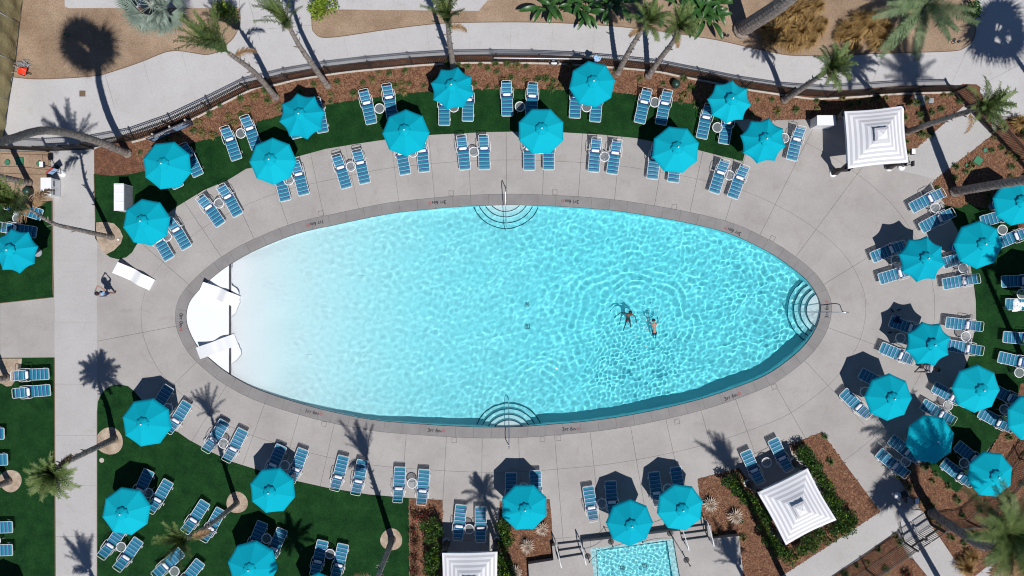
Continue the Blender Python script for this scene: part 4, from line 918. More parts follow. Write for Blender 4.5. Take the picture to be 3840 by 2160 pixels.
for i, (c, r, x, y, s, rot) in enumerate([(1,1,1840,588,'3ft 6in',math.pi+.07),(2,1,600,578,'3ft 6in',math.pi-.06),(1,1,610,797,'1ft 6in',math.pi+.22),(2,1,2235,880,'3ft 6in',math.pi-.38),(0,2,1822,330,'0ft 0in',-math.pi/2),(3,2,592,228,'3ft 6in',math.pi/2),(1,2,565,1250,'1ft 6in',-.2),(1,2,1800,1434,'3ft 6in',-.05),(2,2,580,1419,'3ft 6in',.06),(2,2,2205,1094,'3ft 6in',.38)]):
    t = marking(c, r, x, y, s, rot); t['label'] = f'{s.upper()} depth marking with red symbol on the coping, {locs[i]}'
def lid(c, r, x, y, label, size=.27, m=None, round_=False, name='deck_lid', rim=True, rz=0., z=.0):
    p = W(*T(c, r, x, y)); m = m or M['deck']; t = thing(name, label, 'lid', (p.x, p.y, z), rz)
    if round_:
        mb = MB(); mb.lathe([(size/2, 0), (size/2, .03), (size/2-.015, .036)], m, 18); mb.build('cover', t)
        if rim: mb = MB(); mb.tube([((size/2+.012)*math.cos(2*math.pi*k/18), (size/2+.012)*math.sin(2*math.pi*k/18), .01) for k in range(18)], .014, M['dark'], 4, closed=True); mb.build('rim', t)
    else:
        h_ = size/2; mb = MB(); mb.box(-h_+.02, h_-.02, -h_+.02, h_-.02, -.01, .004 if m is M['deck'] else .03, m); mb.build('cover', t)
        if rim: mb = MB(); mb.tube([(-h_, -h_, .0), (h_, -h_, .0), (h_, h_, .0), (-h_, h_, .0)], .010, M['dark'], 4, closed=True); mb.build('rim', t)
for q, l, a_ in [((1,1,655,698),'top left of the pool',.2),((1,1,1965,495),'left of the top steps',0),((2,1,430,485),'right of the top steps',0),((2,1,1633,630),'above the right half of the pool',-.15),((3,1,45,950),'at upper right of the pool',-.4),((1,2,683,1367),'below the left end of the pool',-.15),((1,3,1995,82),'left of the bottom grab rail',0),((2,3,307,73),'right of the bottom grab rail, first',0),((2,3,467,62),'right of the bottom grab rail, second',0),((2,2,1660,1343),'below the right half of the pool',.2),((3,2,62,993),'at lower right of the pool',.4)]:
    lid(*q, 'small square skimmer lid in the deck '+l, rz=a_)
for q, l, s_, rd in [((2,0,1168,190),'round green valve lid in the upper dirt plot, left one',.26,1),((2,0,1502,232),'round green valve lid in the upper dirt plot, right one',.26,1),((2,0,1290,165),'square green valve box lid half under the upper palm',.46,0),((0,1,80,185),'round green valve lid at the left edge',.28,1),((0,1,203,175),'square green valve box lid in the left dirt plot',.42,0),((0,1,400,197),'round green valve lid beside the white box of the stand',.28,1),((3,1,2180,65),'small round green valve lid in the right mulch bed, upper one',.24,1),((3,1,2000,215),'small round green valve lid in the right mulch bed, lower one',.24,1),((3,1,2110,168),'square green valve box lid in the right mulch bed',.46,0)]:
    lid(*q, l, s_, M['greenlid'], bool(rd), 'valve_lid', True, -.6 if '3,1' in str(q) or q[0] == 3 else 0, .045)
lid(0,0,830,942,'square brown drain cover in the upper left walkway',.33,M['brown'],False,'drain_cover',True,0,.002)
lid(0,3,1028,282,'small round pale lid in the lawn beside the walkway',.27,M['curb'],True,'lawn_lid',False,0,.03)
lid(3,0,1520,1010,'grey square utility box lid in the upper right mulch bed, larger',.62,M['grey'],False,'utility_lid',True,0,.05)
lid(3,0,1636,1015,'grey square utility box lid in the upper right mulch bed, smaller',.33,M['grey'],False,'utility_lid',True,0,.05)
lid(0,1,1195,962,'small white ring cap on the sand at the left palm foot',.12,M['bplastic'],True,'pipe_cap',False,0,.045)
for q, l in (((0,1,310,480), 'dark green domed bin beside the left towel cabinet'), ((2,0,1638,858), 'dark green domed bin in the upper mulch bed')):
    p = W(*T(*q)); t = thing('domed_bin', l, 'bin', (p.x, p.y, .02)); mb = MB(); mb.lathe([(.20, 0), (.22, .1), (.22, .38)], M['darkgreen'], 18); mb.build('body', t, smooth=False); mb = MB(); mb.lathe([(.235, .38), (.23, .43), (.17, .50), (.08, .54), (.02, .55)], M['darkgreen'], 18); mb.build('lid', t, smooth=True)
for q, l in (((3,1,2262,605), 'blue round tub under the parasol at the right edge'), ((3,1,1866,1042), 'blue round tub half hidden by the parasol right of the pool')):
    p = W(*T(*q)); t = thing('round_tub', l, 'tub', (p.x, p.y, .02)); mb = MB(); mb.lathe([(.22, 0), (.25, .35), (.26, .37)], M['blueplastic'], 20); mb.build('body', t); mb = MB(); mb.tube([(.26*math.cos(k*math.pi/12), .26*math.sin(k*math.pi/12), .38) for k in range(24)], .018, M['white'], 5, closed=True); mb.build('rim', t, smooth=True)
for q, l in (((2,0,2105,360), 'twin garden spotlight near the upper palm shadow'), ((3,0,1835,418), 'twin garden spotlight in the upper right dirt plot')):
    p = W(*T(*q)); t = thing('garden_spotlight', l, 'spotlight', (p.x, p.y, .015)); mb = MB(); mb.tube([(0, 0, .3), (.10, -.15, .25), (.25, -.10, .3)], .015, M['dark'], 5); mb.tube([(.10, -.15, 0), (.10, -.15, .25)], .02, M['dark'], 5); mb.build('stem', t)
    for dx, dy in ((0, 0), (.27, -.10)): mb = MB(); mb.lathe([(.035, .26), (.075, .30), (.08, .42), (.07, .43)], M['dark'], 12, (dx, dy, 0)); mb.build('lamp_head', t)
# irrigation pipes in the left dirt
t = thing('drip_hose', 'brown drip hose loops laid over the left dirt plot', 'hose', (0, 0, 0))
for pts in (Q("0,1: -60,88 100,100 300,105 500,110"), Q("0,1: -60,225 200,232 400,250 515,262"), Q("0,1: -60,290 150,300 350,305 520,305"), Q("0,1: 430,110 440,190 470,230 495,190 480,120 440,112")):
    mb = MB(); mb.tube([W(*p)+Vector((0, 0, .035)) for p in catmull([Vector(p) for p in pts], 5)], .014, M['brown'], 5); mb.build('hose_run', t, smooth=True)
# tarp fence upper left
base = catmull([Vector(p) for p in Q("0,0: 250,-150 240,0 235,80 210,150 190,400 150,700 135,770 100,960 75,1200 55,1290 40,1400")], 5); bp = resample([W(p.x, p.y) for p in base], 2.4)
t = thing('screened_fence', 'tan cloth screened construction fence along the upper left edge', 'fence', (0, 0, 0))
for i, (a, b) in enumerate(zip(bp, bp[1:])):
    mb = MB(); n, m_ = 10, 8; v_ = []; f_ = []; d = (b-a).normalized(); nn = Vector((d.y, -d.x, 0))
    for u in range(n+1):
        for q in range(m_+1):
            z = .05+1.95*q/m_; p = a.lerp(b, u/n)+nn*(.05*math.sin(u*1.3+q*.7+i)*math.sin(math.pi*u/n)+.03*math.sin(q*1.1+i)); v_.append((p.x, p.y, z-.10*math.sin(math.pi*u/n)*(q/m_)))
    for u in range(n):
        for q in range(m_): k = u*(m_+1)+q; f_.append((k, k+m_+1, k+m_+2, k+1))
    mb.add(v_, f_, M['tarp']); mb.build('cloth_panel', t, smooth=True)
    mb = MB(); mb.tube([a, a+Vector((0, 0, 2.02))], .03, M['grey'], 6); mb.build('post', t, smooth=True)
    mb = MB(); mb.tube([a+Vector((0, 0, .06)), b+Vector((0, 0, .06))], .02, M['dark'], 5); mb.build('bottom_rail', t)
# orange barricade with wire bundle
p = W(*T(0,0,255,735)); t = thing('orange_barrow', 'orange wheelbarrow with white handle beside the tan screened fence', 'wheelbarrow', (p.x, p.y, .02), -.25); t.scale = (.62, .62, .62)
mb = MB(); mb.add([(-.22, -.24, .25), (.22, -.28, .25), (.22, .28, .25), (-.22, .24, .25), (-.34, -.30, .52), (.42, -.36, .56), (.42, .36, .56), (-.34, .30, .52)], [(0, 3, 2, 1), (0, 1, 5, 4), (1, 2, 6, 5), (2, 3, 7, 6), (3, 0, 4, 7)], M['orange']); mb.build('tray', t)
for s_ in (-1, 1): mb = MB(); mb.tube([(.35, s_*.12, .2), (-.2, s_*.25, .28), (-.85, s_*.3, .55)], .018, M['curb'], 6); mb.build('handle', t, smooth=True); mb = MB(); mb.tube([(-.25, s_*.25, .28), (-.30, s_*.25, .0)], .016, M['dark'], 5); mb.build('leg', t)
mb = MB(); mb.tube([(.45+.17*math.cos(k*math.pi/8), 0, .17+.17*math.sin(k*math.pi/8)) for k in range(16)], .035, M['dark'], 6, closed=True); mb.build('wheel', t, smooth=True)
p = W(*T(0,0,235,665)); mb = MB(); g = random.Random(3)
for k in range(26):
    a_ = g.uniform(0, 3.1); c_ = Vector((g.uniform(-.25, .25), g.uniform(-.15, .2), g.uniform(.03, .2))); L_ = g.uniform(.15, .4); mb.tube([c_-Vector((math.cos(a_), math.sin(a_)*.5, .1))*L_, c_+Vector((0, .04, .06)), c_+Vector((math.cos(a_), math.sin(a_)*.5, -.05))*L_], .014, M['grey'], 4)
tag(mb.build('scrap_pile', loc=(p.x, p.y, .02)), 'tangle of grey metal scrap against the tan screened fence', 'scrap pile')
p = W(*T(0,0,670,352)); t = thing('marker_tube', 'small teal tube with black cap lying on the upper left dirt', 'tube', (p.x, p.y, .07), -.4); mb = MB(); mb.tube([(-.04, 0, 0), (.16, 0, 0)], .06, M['greenlid'], 10); mb.build('body', t, smooth=False); mb = MB(); mb.tube([(-.12, 0, 0), (-.04, 0, 0)], .065, M['dark'], 10); mb.build('cap', t)
# ================================================================ PLANTS
def feather(L_, tilt, droop, m, seed, pairs=34, leaf=.62, vee=.35, fw=.75, wd=.020):
    g = random.Random(seed); mb = MB(); pts = []; p = Vector((0, 0, 0)); n = 14; a = tilt
    for i in range(n+1):
        pts.append(p.copy()); a = tilt+droop*(i/n)**1.4; p = p+Vector((math.sin(a), 0, math.cos(a)))*(L_/n)
    mb.tube(pts, [.022*(1-.8*i/n) for i in range(n+1)], m, 4, cap=False)
    for k in range(pairs):
        t = .12+.86*k/(pairs-1); i = min(n-1, int(t*n)); q = pts[i].lerp(pts[i+1], t*n-i); d = (pts[i+1]-pts[i]).normalized(); ll = leaf*(.45+.55*math.sin(math.pi*min(1, t*1.05+.08)))*g.uniform(.8, 1.15)
        for s in (-1, 1):
            side = Vector((0, s, 0)); upn = d.cross(side).normalized()*(s); up2 = Vector((-d.z, 0, d.x)) if True else upn
            dirv = (side*1.0+d*fw+up2*vee*g.uniform(-.4, 1.2)).normalized(); wv = d*wd
            mid = q+dirv*ll*.55+Vector((0, 0, -.02)); tip = q+dirv*ll+Vector((0, 0, -.16*ll/.5*g.uniform(.5, 1.6)))
            mb.add([q-wv, q+wv, mid+wv*.9, mid-wv*.9, tip], [(0, 1, 2, 3), (3, 2, 4)], m)
    return mb.mesh('frond')
def fan(R_, pet, tilt, m, seed):
    g = random.Random(seed); mb = MB(); d = Vector((math.sin(tilt), 0, math.cos(tilt))); e = d*pet
    mb.tube([(0, 0, 0), e], [.022, .014], m, 4, cap=False); up = Vector((-d.z, 0, d.x)); n = 26
    for k in range(n):
        a = math.radians(-74+148*k/(n-1)); dv = (d*math.cos(a)+Vector((0, 1, 0))*math.sin(a)); per = (-d*math.sin(a)+Vector((0, 1, 0))*math.cos(a)); rr = R_*g.uniform(.85, 1.08)
        w_ = rr*.55*math.radians(148/n)*.56; mid = e+dv*rr*.55+up*.03; tip = e+dv*rr-Vector((0, 0, .18*rr))*g.uniform(.4, 1.5)
        mb.add([e, mid-per*w_+up*.02, tip, mid+per*w_+up*.02, mid-up*.04], [(0, 1, 4), (1, 2, 4), (0, 4, 3), (4, 2, 3)], m)
    return mb.mesh('frond')
FR = {}
FR['brush'] = [feather(2.7, tl, dr, M['frond'], i, vee=.5, leaf=.5, fw=1.2, wd=.026) for i, (tl, dr) in enumerate(((.08, .25), (.16, .5), (.24, .7), (.34, .9), (.12, .9)))]
FR['tied'] = [feather(2.9, tl, dr, M['frond'], 10+i, vee=.4, leaf=.5, fw=1.5, wd=.028) for i, (tl, dr) in enumerate(((.02, .10), (.06, .22), (.11, .32), (.16, .42), (.05, .5)))]
FR['queen'] = [feather(2.9, tl, dr, M['frond'], 80+i, pairs=50, leaf=.6, wd=.017) for i, (tl, dr) in enumerate(((.35, 1.0), (.6, 1.1), (.85, 1.1), (1.1, 1.0), (.5, 1.6)))]
FR['mop'] = [feather(2.1, tl, dr, M['frond'], 20+i, vee=.5, leaf=.55, fw=1.1, wd=.026) for i, (tl, dr) in enumerate(((.12, .6), (.3, 1.0), (.5, 1.2), (.7, 1.3), (.25, 1.6)))]
FR['dead'] = [feather(1.6, 1.4, 1.5, M['deadf'], 31, leaf=.5, wd=.026), feather(1.4, 1.7, 1.1, M['deadf'], 32, leaf=.5, wd=.026)]
FR['skirt'] = [feather(2.4, .75, 1.1, M['deadf'], 33, leaf=.6, wd=.03), feather(2.6, 1.0, .8, M['deadf'], 34, leaf=.6, wd=.03)]
FR['date'] = [feather(3.3, tl, dr, M['frond2'], 40+i, pairs=60, leaf=.5) for i, (tl, dr) in enumerate(((.5, .9), (.8, .9), (1.1, .7), (1.3, .6)))]
FR['fan'] = [fan(R_, pt, tl, M['frond'], 50+i) for i, (tl, pt, R_) in enumerate(((.6, .12, 1.1), (1.3, .45, 1.2), (1.05, .3, 1.15), (1.55, .65, 1.1), (.8, .4, 1.05)))]
FR['silver'] = [fan(1.15, .9, tl, M['silver'], 60+i) for i, tl in enumerate((.25, .6, 1.0, 1.35, 1.6))]
def palm(trunk, kind, label, n=26, r0=.165, r1=.10, dead=1, scale=1., axis=None, wide=1., skirt=0):
    """trunk: world points from the foot up"""
    pts = catmull([Vector(p) for p in trunk], 8) if len(trunk) > 2 else [Vector(trunk[0]).lerp(Vector(trunk[1]), k/20) for k in range(21)]
    fine = resample(pts, .16); o0 = fine[0].copy(); t = thing('palm_tree', label, 'palm tree', o0); k = len(fine); g = random.Random(label)
    rs = [(r0*1.25 if i < 2 else r0)*(1-i/(k-1))+r1*(i/(k-1))+(.012 if i % 2 else -.006)+g.uniform(-.006, .008) for i in range(k)]
    mb = MB(); mb.tube([p-o0 for p in fine], rs, M['trunk'], 12)
    mb.build('trunk', t, smooth=False)
    if kind in ('brush', 'mop', 'tied', 'queen'):      # old leaf boots on the upper trunk
        for i in range(9):
            q = fine[int(k*(.45+.5*i/9))]-o0; a = g.uniform(0, 6.28); mb = MB(); u = Vector((math.cos(a), math.sin(a), .55)).normalized(); mb.tube([q+u*.08, q+u*.20+Vector((0, 0, .05)), q+u*.30+Vector((0, 0, .16))], [.045, .035, .015], M['trunk'], 5); mb.build('leaf_boot', t)
    ax = axis or (fine[-1]-fine[-4]).normalized(); ax = Vector(ax).normalized(); Rm = ax.to_track_quat('Z', 'Y').to_matrix().to_4x4(); top = fine[-1]-o0
    for i in range(n):
        me = FR[kind][(i*3+g.randint(0, 1)) % len(FR[kind])]; o = ob('frond', me, t)
        o.matrix_local = Matrix.Translation(top) @ Rm @ Matrix.Rotation(i*2.399+g.uniform(-.2, .2), 4, 'Z') @ Matrix.Rotation(g.uniform(-.12, .12)*wide, 4, 'Y') @ Matrix.Scale(scale*g.uniform(.82, 1.12), 4)
    for i in range(dead):
        o = ob('dead_frond', FR['dead'][i % 2], t); o.matrix_local = Matrix.Translation(top-ax*.25) @ Rm @ Matrix.Rotation(g.uniform(0, 6.28), 4, 'Z') @ Matrix.Scale(g.uniform(.7, 1.0)*scale, 4)
    for i in range(skirt):
        o = ob('dead_frond', FR['skirt'][i % 2], t); o.matrix_local = Matrix.Translation(top-ax*.1) @ Matrix.Rotation(math.radians(g.uniform(-140, -30)), 4, 'Z') @ Matrix.Scale(g.uniform(.8, 1.05), 4)
    return t
def PW(*l): return [W(*T(a, b, x, y), h) for (a, b, x, y, h) in l]
palm(PW((1,0,205,985,0),(0,0,2560,730,3.2),(0,0,2310,540,6.2)), 'brush', 'tall leaning palm at upper left whose long crown lies over the dirt plot', axis=(-.5, .38, 1), n=26, scale=1.0)
palm(PW((1,0,725,870,0),(1,0,560,640,2.6),(1,0,430,450,4.4),(1,0,345,290,5.8)), 'brush', 'leaning palm left of the round lime bush with its crown over the walkway', axis=(-.22, .4, 1), n=24, scale=.82)
palm(PW((1,0,1990,690,0),(1,0,1950,440,3.2),(1,0,1930,240,5.4)), 'brush', 'nearly upright palm behind the scalloped parasol at upper middle', axis=(-.05, .35, 1), n=24, scale=.8)
palm(PW((2,0,1060,740,0),(2,0,1210,460,3.0),(2,0,1350,240,5.2)), 'mop', 'left one of the two palms leaning right beside the life ring', axis=(.25, .3, 1), n=26, scale=.64)
palm(PW((2,0,1365,775,0),(2,0,1500,580,2.0),(2,0,1620,420,3.8),(2,0,1670,290,5.2)), 'mop', 'right one of the two palms leaning right beside the life ring', axis=(.1, .3, 1), n=26, scale=.66)
palm(PW((3,0,160,1010,0),(3,0,400,850,3.2),(3,0,600,710,6.0)), 'mop', 'palm leaning right over the upper right walkway with a shaggy crown', axis=(.25, .35, 1), n=28, scale=.72)
palm(PW((3,0,1395,1330,0),(3,0,1720,1215,4.4),(3,0,2080,1100,8.8)), 'mop', 'palm beside the upper right cabana leaning over the gate', axis=(.7, .15, 1), n=26, scale=.8)
palm([W(3577, 719, 0), Vector((25.3, 5.2, 7.5)), Vector((26.1, 4.4, 15.0))], 'brush', 'tall palm whose trunk runs out at the right edge above a parasol', n=36, r0=.25, r1=.17, dead=3, scale=1.1)
palm(PW((3,3,1650,810,0),(3,3,1900,985,2.6),(3,3,2180,1150,5.0),(3,3,2400,1040,6.6)), 'queen', 'big palm at lower right with brown hanging fronds', n=34, dead=8, skirt=14, scale=.95, axis=(-.05, .4, 1), r0=.24, r1=.2)
palm(PW((0,1,1130,940,0),(0,1,820,870,3.2),(0,1,540,800,5.6),(0,1,300,660,8.0)), 'brush', 'palm whose thin trunk crosses the left walkway near the top', n=24, scale=1.15, axis=(-.12, .22, 1), r0=.14, r1=.06, dead=3)
palm(PW((0,3,1150,70,0),(0,3,900,190,3.6),(0,3,640,320,6.4),(0,3,555,385,7.8)), 'mop', 'palm whose trunk crosses the left walkway in the lower half', n=46, scale=.66, axis=(.1, -.3, 1), r0=.18, r1=.09, dead=3)
palm(PW((0,3,2385,715,0),(0,3,2160,900,4.2),(0,3,1880,1075,8.6)), 'brush', 'palm leaning over two loungers on the lower left lawn', n=20, scale=.72, axis=(-.10, .25, 1), r0=.14, r1=.08, dead=1)
palm(PW((1,3,1370,1085,0),(1,3,1300,1270,4.),(1,3,1240,1420,6.8),(1,3,1212,1490,8.1)), 'tied', 'palm leaning to the bottom edge right of the lower left lawn', n=26, r0=.17)
palm([W(112, 687, 0), W(112, 687, 0)*.995+Vector((-.3, .05, 7)), W(112, 687, 0)+Vector((-1., .1, 14.5))], 'mop', 'palm in the left dirt plot leaning out of the picture', n=26)
palm([W(28, 1416, 0), W(28, 1416, 0)+Vector((.1, .1, 6)), W(28, 1416, 0)+Vector((.2, .2, 12))], 'mop', 'palm at the left edge beside the two horizontal loungers', n=26)
palm([W(36, 1804, 0), W(36, 1804, 0)+Vector((-.2, -.1, 6)), W(36, 1804, 0)+Vector((-.6, .1, 12.5))], 'mop', 'palm in a sand ring leaning out over the left edge', n=26)
arc = [W(481, 577, 0), W(335, 520, 4.0), W(170, 489, 9.0), W(0, 530, 14.0), W(-222, 531, 18.0)]
palm(arc, 'fan', 'very tall palm with a dark curved trunk arching over the upper left gate', n=20, r0=.20, r1=.15, scale=1.15, dead=3)
# palms standing just outside the frame whose shadows fall into it
def out_palm(shx, shy, h, basepx, kind, label, **k):
    g = W(shx, shy)+Vector((.495, -1.02, 0))/2.12*h; top = Vector((g.x, g.y, h)); b = W(*basepx); palm([b, b.lerp(top, .5)+Vector((0, 0, .2)), top], kind, label, **k)
out_palm(3350, 1870, 9, (3560, 2240), 'fan', 'palm below the lower right corner shading the path', n=20)
out_palm(3740, 120, 11, (4010, 500), 'fan', 'palm beyond the upper right corner shading the walkway', n=20, scale=1.3)
out_palm(2748, 2092, 7.6, (2880, 2330), 'tied', 'palm below the bottom edge shading the spa terrace', n=36)
out_palm(2745, 1765, 11.5, (2950, 2190), 'tied', 'palm below the bottom edge beside the diagonal cabana', n=40)
out_palm(338, 2140, 8.2, (440, 2400), 'tied', 'palm below the bottom edge shading the left walkway', n=36)
out_palm(1815, 1860, 10, (1985, 2300), 'mop', 'palm below the bottom edge behind the third cabana', n=24, scale=.7)
out_palm(1105, 2025, 9, (1245, 2330), 'mop', 'palm below the bottom edge shading the lower lawn', n=22, scale=.7)
out_palm(3672, 975, 12, (3925, 1560), 'mop', 'palm beyond the right edge shading a parasol', n=30, r0=.22)
palm([W(2782, 112, 0), W(2960, -10, 6.0), W(3110, -190, 11)], 'fan', 'thick dark palm trunk at the upper right leaning out of the top edge', n=30, r0=.42, r1=.33)
palm([W(560, -10, 0), W(572, 20, 2.4)], 'silver', 'silver green fan palm at the top left edge', n=20, r0=.22, r1=.2, dead=0)
palm([W(3468, 20, 0), W(3476, 12, 1.6)], 'date', 'low spreading feather palm at the top right', n=24, r0=.3, r1=.28, dead=0, scale=1.)
# shrubs
def bush_mesh(R_, hgt, n, leaf, m, seed, m2=None, stretch=1.0):
    g = random.Random(seed); mb = MB(); lumps = [(Vector((g.uniform(-.6, .6)*R_, g.uniform(-.6, .6)*R_, hgt*g.uniform(.45, .75))), g.uniform(.4, .62)*R_) for _ in range(7)]
    for k in range(n):
        c, r = g.choice(lumps); d = Vector((g.gauss(0, 1), g.gauss(0, 1), g.gauss(0, 1)*.8)).normalized(); p = c+d*r*g.uniform(.55, 1.08)
        if p.z < .03: p.z = g.uniform(.03, .2)
        a = g.uniform(0, 6.28); u = (d+Vector((math.cos(a), math.sin(a), g.uniform(-.2, .5)))*.9).normalized()*leaf*g.uniform(.6, 1.2); v_ = u.cross(d).normalized()*leaf*.38 if u.cross(d).length > 1e-4 else Vector((leaf*.38, 0, 0))
        mb.add([p, p+u*.5+v_, p+u, p+u*.5-v_], [(0, 1, 2, 3)], m2 if (m2 and g.random() < .12) else m)
    return mb.mesh('foliage')
pm = MB(); [pm.tube([(0, 0, 0), (.18*math.cos(a), .18*math.sin(a), .4)], [.02, .008], M['trunk'], 5) for a in (0, 1.5, 3, 4.4)]; STEM = pm.mesh('stem')
BM = {'hedge': [bush_mesh(.55, 1.2, 900, .11, M['leafg'], s, M['leafl']) for s in (1, 2, 3)], 'lime': [bush_mesh(.60, 1.0, 800, .13, M['leafl'], 5)], 'rose': [bush_mesh(.30, .6, 240, .08, M['shrubred'], s, M['flower']) for s in (7, 8)], 'low': [bush_mesh(.42, .7, 480, .10, M['leafg'], 9)]}
def shrub(px, py, kind, label, sc_=1., group=None, cat='shrub'):
    g = W(px, py); t = thing('shrub', label, cat, (g.x, g.y, .02), random.uniform(0, 6), group); t.scale = (sc_, sc_, sc_); ob('foliage', random.choice(BM[kind]), t); ob('stem', STEM, t)
def hedge_row(pts, stepm, kind, label_fmt, jit=.12, s0=.8, s1=1.15, group=None):
    P_ = resample([Vector(p) for p in pts], stepm*PPM)
    for i, p in enumerate(P_): shrub(p.x+random.uniform(-jit, jit)*PPM, p.y+random.uniform(-jit, jit)*PPM, kind, label_fmt, random.uniform(s0, s1), group)
hedge_row(Q("3,3: 290,190 420,330 520,480 580,650 700,790 760,850"), .62, 'hedge', 'dark green leafy shrub in the hedge right of the diagonal cabana', group='hedge right of the diagonal cabana', s0=.75, s1=1.0)
hedge_row(Q("3,3: 820,880 700,960 520,1030 330,1110 200,1200 100,1180"), .66, 'hedge', 'green leafy shrub in the hedge below the diagonal cabana', group='hedge below the diagonal cabana', s0=.7, s1=.95)
hedge_row(Q("2,3: 2140,450 2250,540 2400,700 2480,850 2560,1000; 3,3: 40,1130"), .64, 'hedge', 'green leafy shrub in the hedge left of the diagonal cabana', group='hedge left of the diagonal cabana', s0=.75, s1=1.0)
hedge_row(Q("1,3: 1800,930 1760,1100 1790,1250 1780,1449"), .6, 'hedge', 'green leafy shrub in the hedge left of the bottom cabana', group='hedge left of the bottom cabana', s0=.8)
hedge_row(Q("1,3: 2500,900 2510,1100 2495,1250 2510,1460"), .6, 'hedge', 'green leafy shrub in the hedge right of the bottom cabana', group='hedge right of the bottom cabana', s0=.8)
for (x, y, wd_) in ((1605,825,'highest of the left row'),(1700,845,'top one of the right row'),(1590,985,'second of the left row'),(1712,960,'second of the right row'),(1612,1110,'in the middle of the left row'),(1612,1260,'fourth of the left row'),(1610,1415,'lowest of the left row')):
    shrub(*T(1,3,x,y), 'rose', 'maroon shrub with red flowers in the narrow bed, '+wd_, 1., 'red flowering shrubs in the narrow bed', 'flowering shrub')
shrub(*T(0,0,2290,165), 'lime', 'lime green bush at the right corner of the upper left dirt plot', 1.05); shrub(*T(1,0,690,130), 'lime', 'lime green bush at the left corner of the upper middle dirt plot', 1.15)
shrub(*T(3,0,2035,140), 'low', 'bright green bush beside the low spreading palm at upper right', 1.2)
shrub(*T(3,3,1395,1440), 'rose', 'maroon shrub with red flowers below the lower right fence', 1.1, None, 'flowering shrub')
shrub(*T(3,0,2560,1340), 'low', 'dark green bush at the right edge outside the fence', 1.0)
# broad leaved plants
def broad(L_, seed, m):
    g = random.Random(seed); mb = MB(); n = 9; v_ = []; f_ = []; a = .35; p = Vector((0, 0, 0)); 
    st = [p.copy()]
    for i in range(4): p = p+Vector((math.sin(a), 0, math.cos(a)))*.2; st.append(p.copy()); a += .08
    mb.tube(st, .02, m, 5)
    for i in range(n+1):
        t = i/n; w_ = .155*math.sin(math.pi*min(1, t*.93+.07))**.7*(1 if i < n else .05)
        d = Vector((math.sin(a), 0, math.cos(a))); up = Vector((-d.z, 0, d.x))
        v_ += [p+Vector((0, w_, 0))+up*w_*.35, p.copy(), p-Vector((0, w_, 0))+up*w_*.35]; p = p+d*L_/n; a += 1.5/n
    for i in range(n):
        for j in range(2): k = 3*i+j; f_.append((k, k+1, k+4, k+3))
    mb.add(v_, f_, m); return mb.mesh('leaf', True)
BL = [broad(1.1, 1, M['banana']), broad(1.3, 2, M['banana']), broad(.9, 3, M['banana'])]
def broadplant(px, py, label, n=12, s=1.):
    g = W(px, py); t = thing('broad_leaf_plant', label, 'plant', (g.x, g.y, .01), 0, 'broad leaved plants along the top edge'); 
    for i in range(n):
        o = ob('leaf', BL[i % 3], t, (random.uniform(-.15, .15), random.uniform(-.15, .15), 0), (random.uniform(-.2, .2), random.uniform(-.45, .35), i*2.4)); k = s*random.uniform(.75, 1.1); o.scale = (k, k, k)
for x, y, l in ((330,60,'first'),(440,100,'second'),(650,60,'third'),(740,140,'fourth'),(960,90,'fifth'),(1060,60,'sixth'),(1720,60,'seventh'),(1880,130,'eighth'),(2010,60,'ninth'),(1960,190,'tenth')):
    broadplant(*T(2,0,x,y), f'green broad leaved plant at the top edge, {l} from the left', 11, .95)
# straw grasses and tufts
def tuft_mesh(R_, hgt, n, m, seed, w_=.012, m2=None):
    g = random.Random(seed); mb = MB()
    for k in range(n):
        a = g.uniform(0, 6.28); r = g.uniform(.3, 1)*R_; h_ = hgt*g.uniform(.5, 1.1); d = Vector((math.cos(a), math.sin(a), 0)); s = Vector((-math.sin(a), math.cos(a), 0))*w_*g.uniform(.6, 1.4)
        b = d*r*.12; mid = d*r*.5+Vector((0, 0, h_)); tip = d*r+Vector((g.uniform(-.1, .1)*R_, g.uniform(-.1, .1)*R_, h_*g.uniform(.2, .9)))
        mb.add([b-s, b+s, mid+s, mid-s, tip], [(0, 1, 2, 3), (3, 2, 4)], m2 if (m2 and g.random() < .35) else m)
    return mb.mesh('grass_tuft')
STRAW = [tuft_mesh(.85, .7, 330, M['straw'], s, .014) for s in (1, 2)]; TUFT = [tuft_mesh(.30, .22, 90, M['tuft'], s, .012, M['straw'] if s == 5 else M['leafg']) for s in (3, 4, 5)]
for i, (c, r, x, y, s) in enumerate([(3,0,60,330,1.1),(3,0,180,430,1),(3,0,300,330,1.1),(3,0,230,150,1.1),(3,0,380,230,.9),(3,0,330,90,.9),(3,0,470,330,.9),(3,0,90,180,1.),(2,0,2520,300,.7),(3,0,820,400,1),(3,0,960,300,1.1),(3,0,1080,400,1.),(3,0,900,210,.9),(3,0,1150,300,.9),(3,0,480,80,.8),(3,3,1950,1330,.9),(3,3,2020,1240,.7),(3,0,2500,1250,.8),(3,0,20,420,.9),(3,0,120,260,.9),(3,0,270,470,.8),(3,0,400,430,.8),(3,0,200,60,.8),(3,0,540,240,.6),(3,0,760,300,.8),(3,0,860,480,.6),(3,0,1010,200,.8),(3,0,1230,400,.7),(3,0,1060,470,.6),(3,0,700,380,.6)]):
    p = W(*T(c, r, x, y)); o = ob('straw_grass', STRAW[i % 2], None, (p.x, p.y, .01), (0, 0, i)); o.scale = (s,)*3; tag(o, 'dry golden ornamental grass clump at upper right between palm and walkway' if i < 15 or i > 17 else ('dry golden ornamental grass clump at lower right inside the fence' if i < 17 else 'dry golden ornamental grass clump outside the fence at right edge'), 'grass clump', 'dry grass clumps')
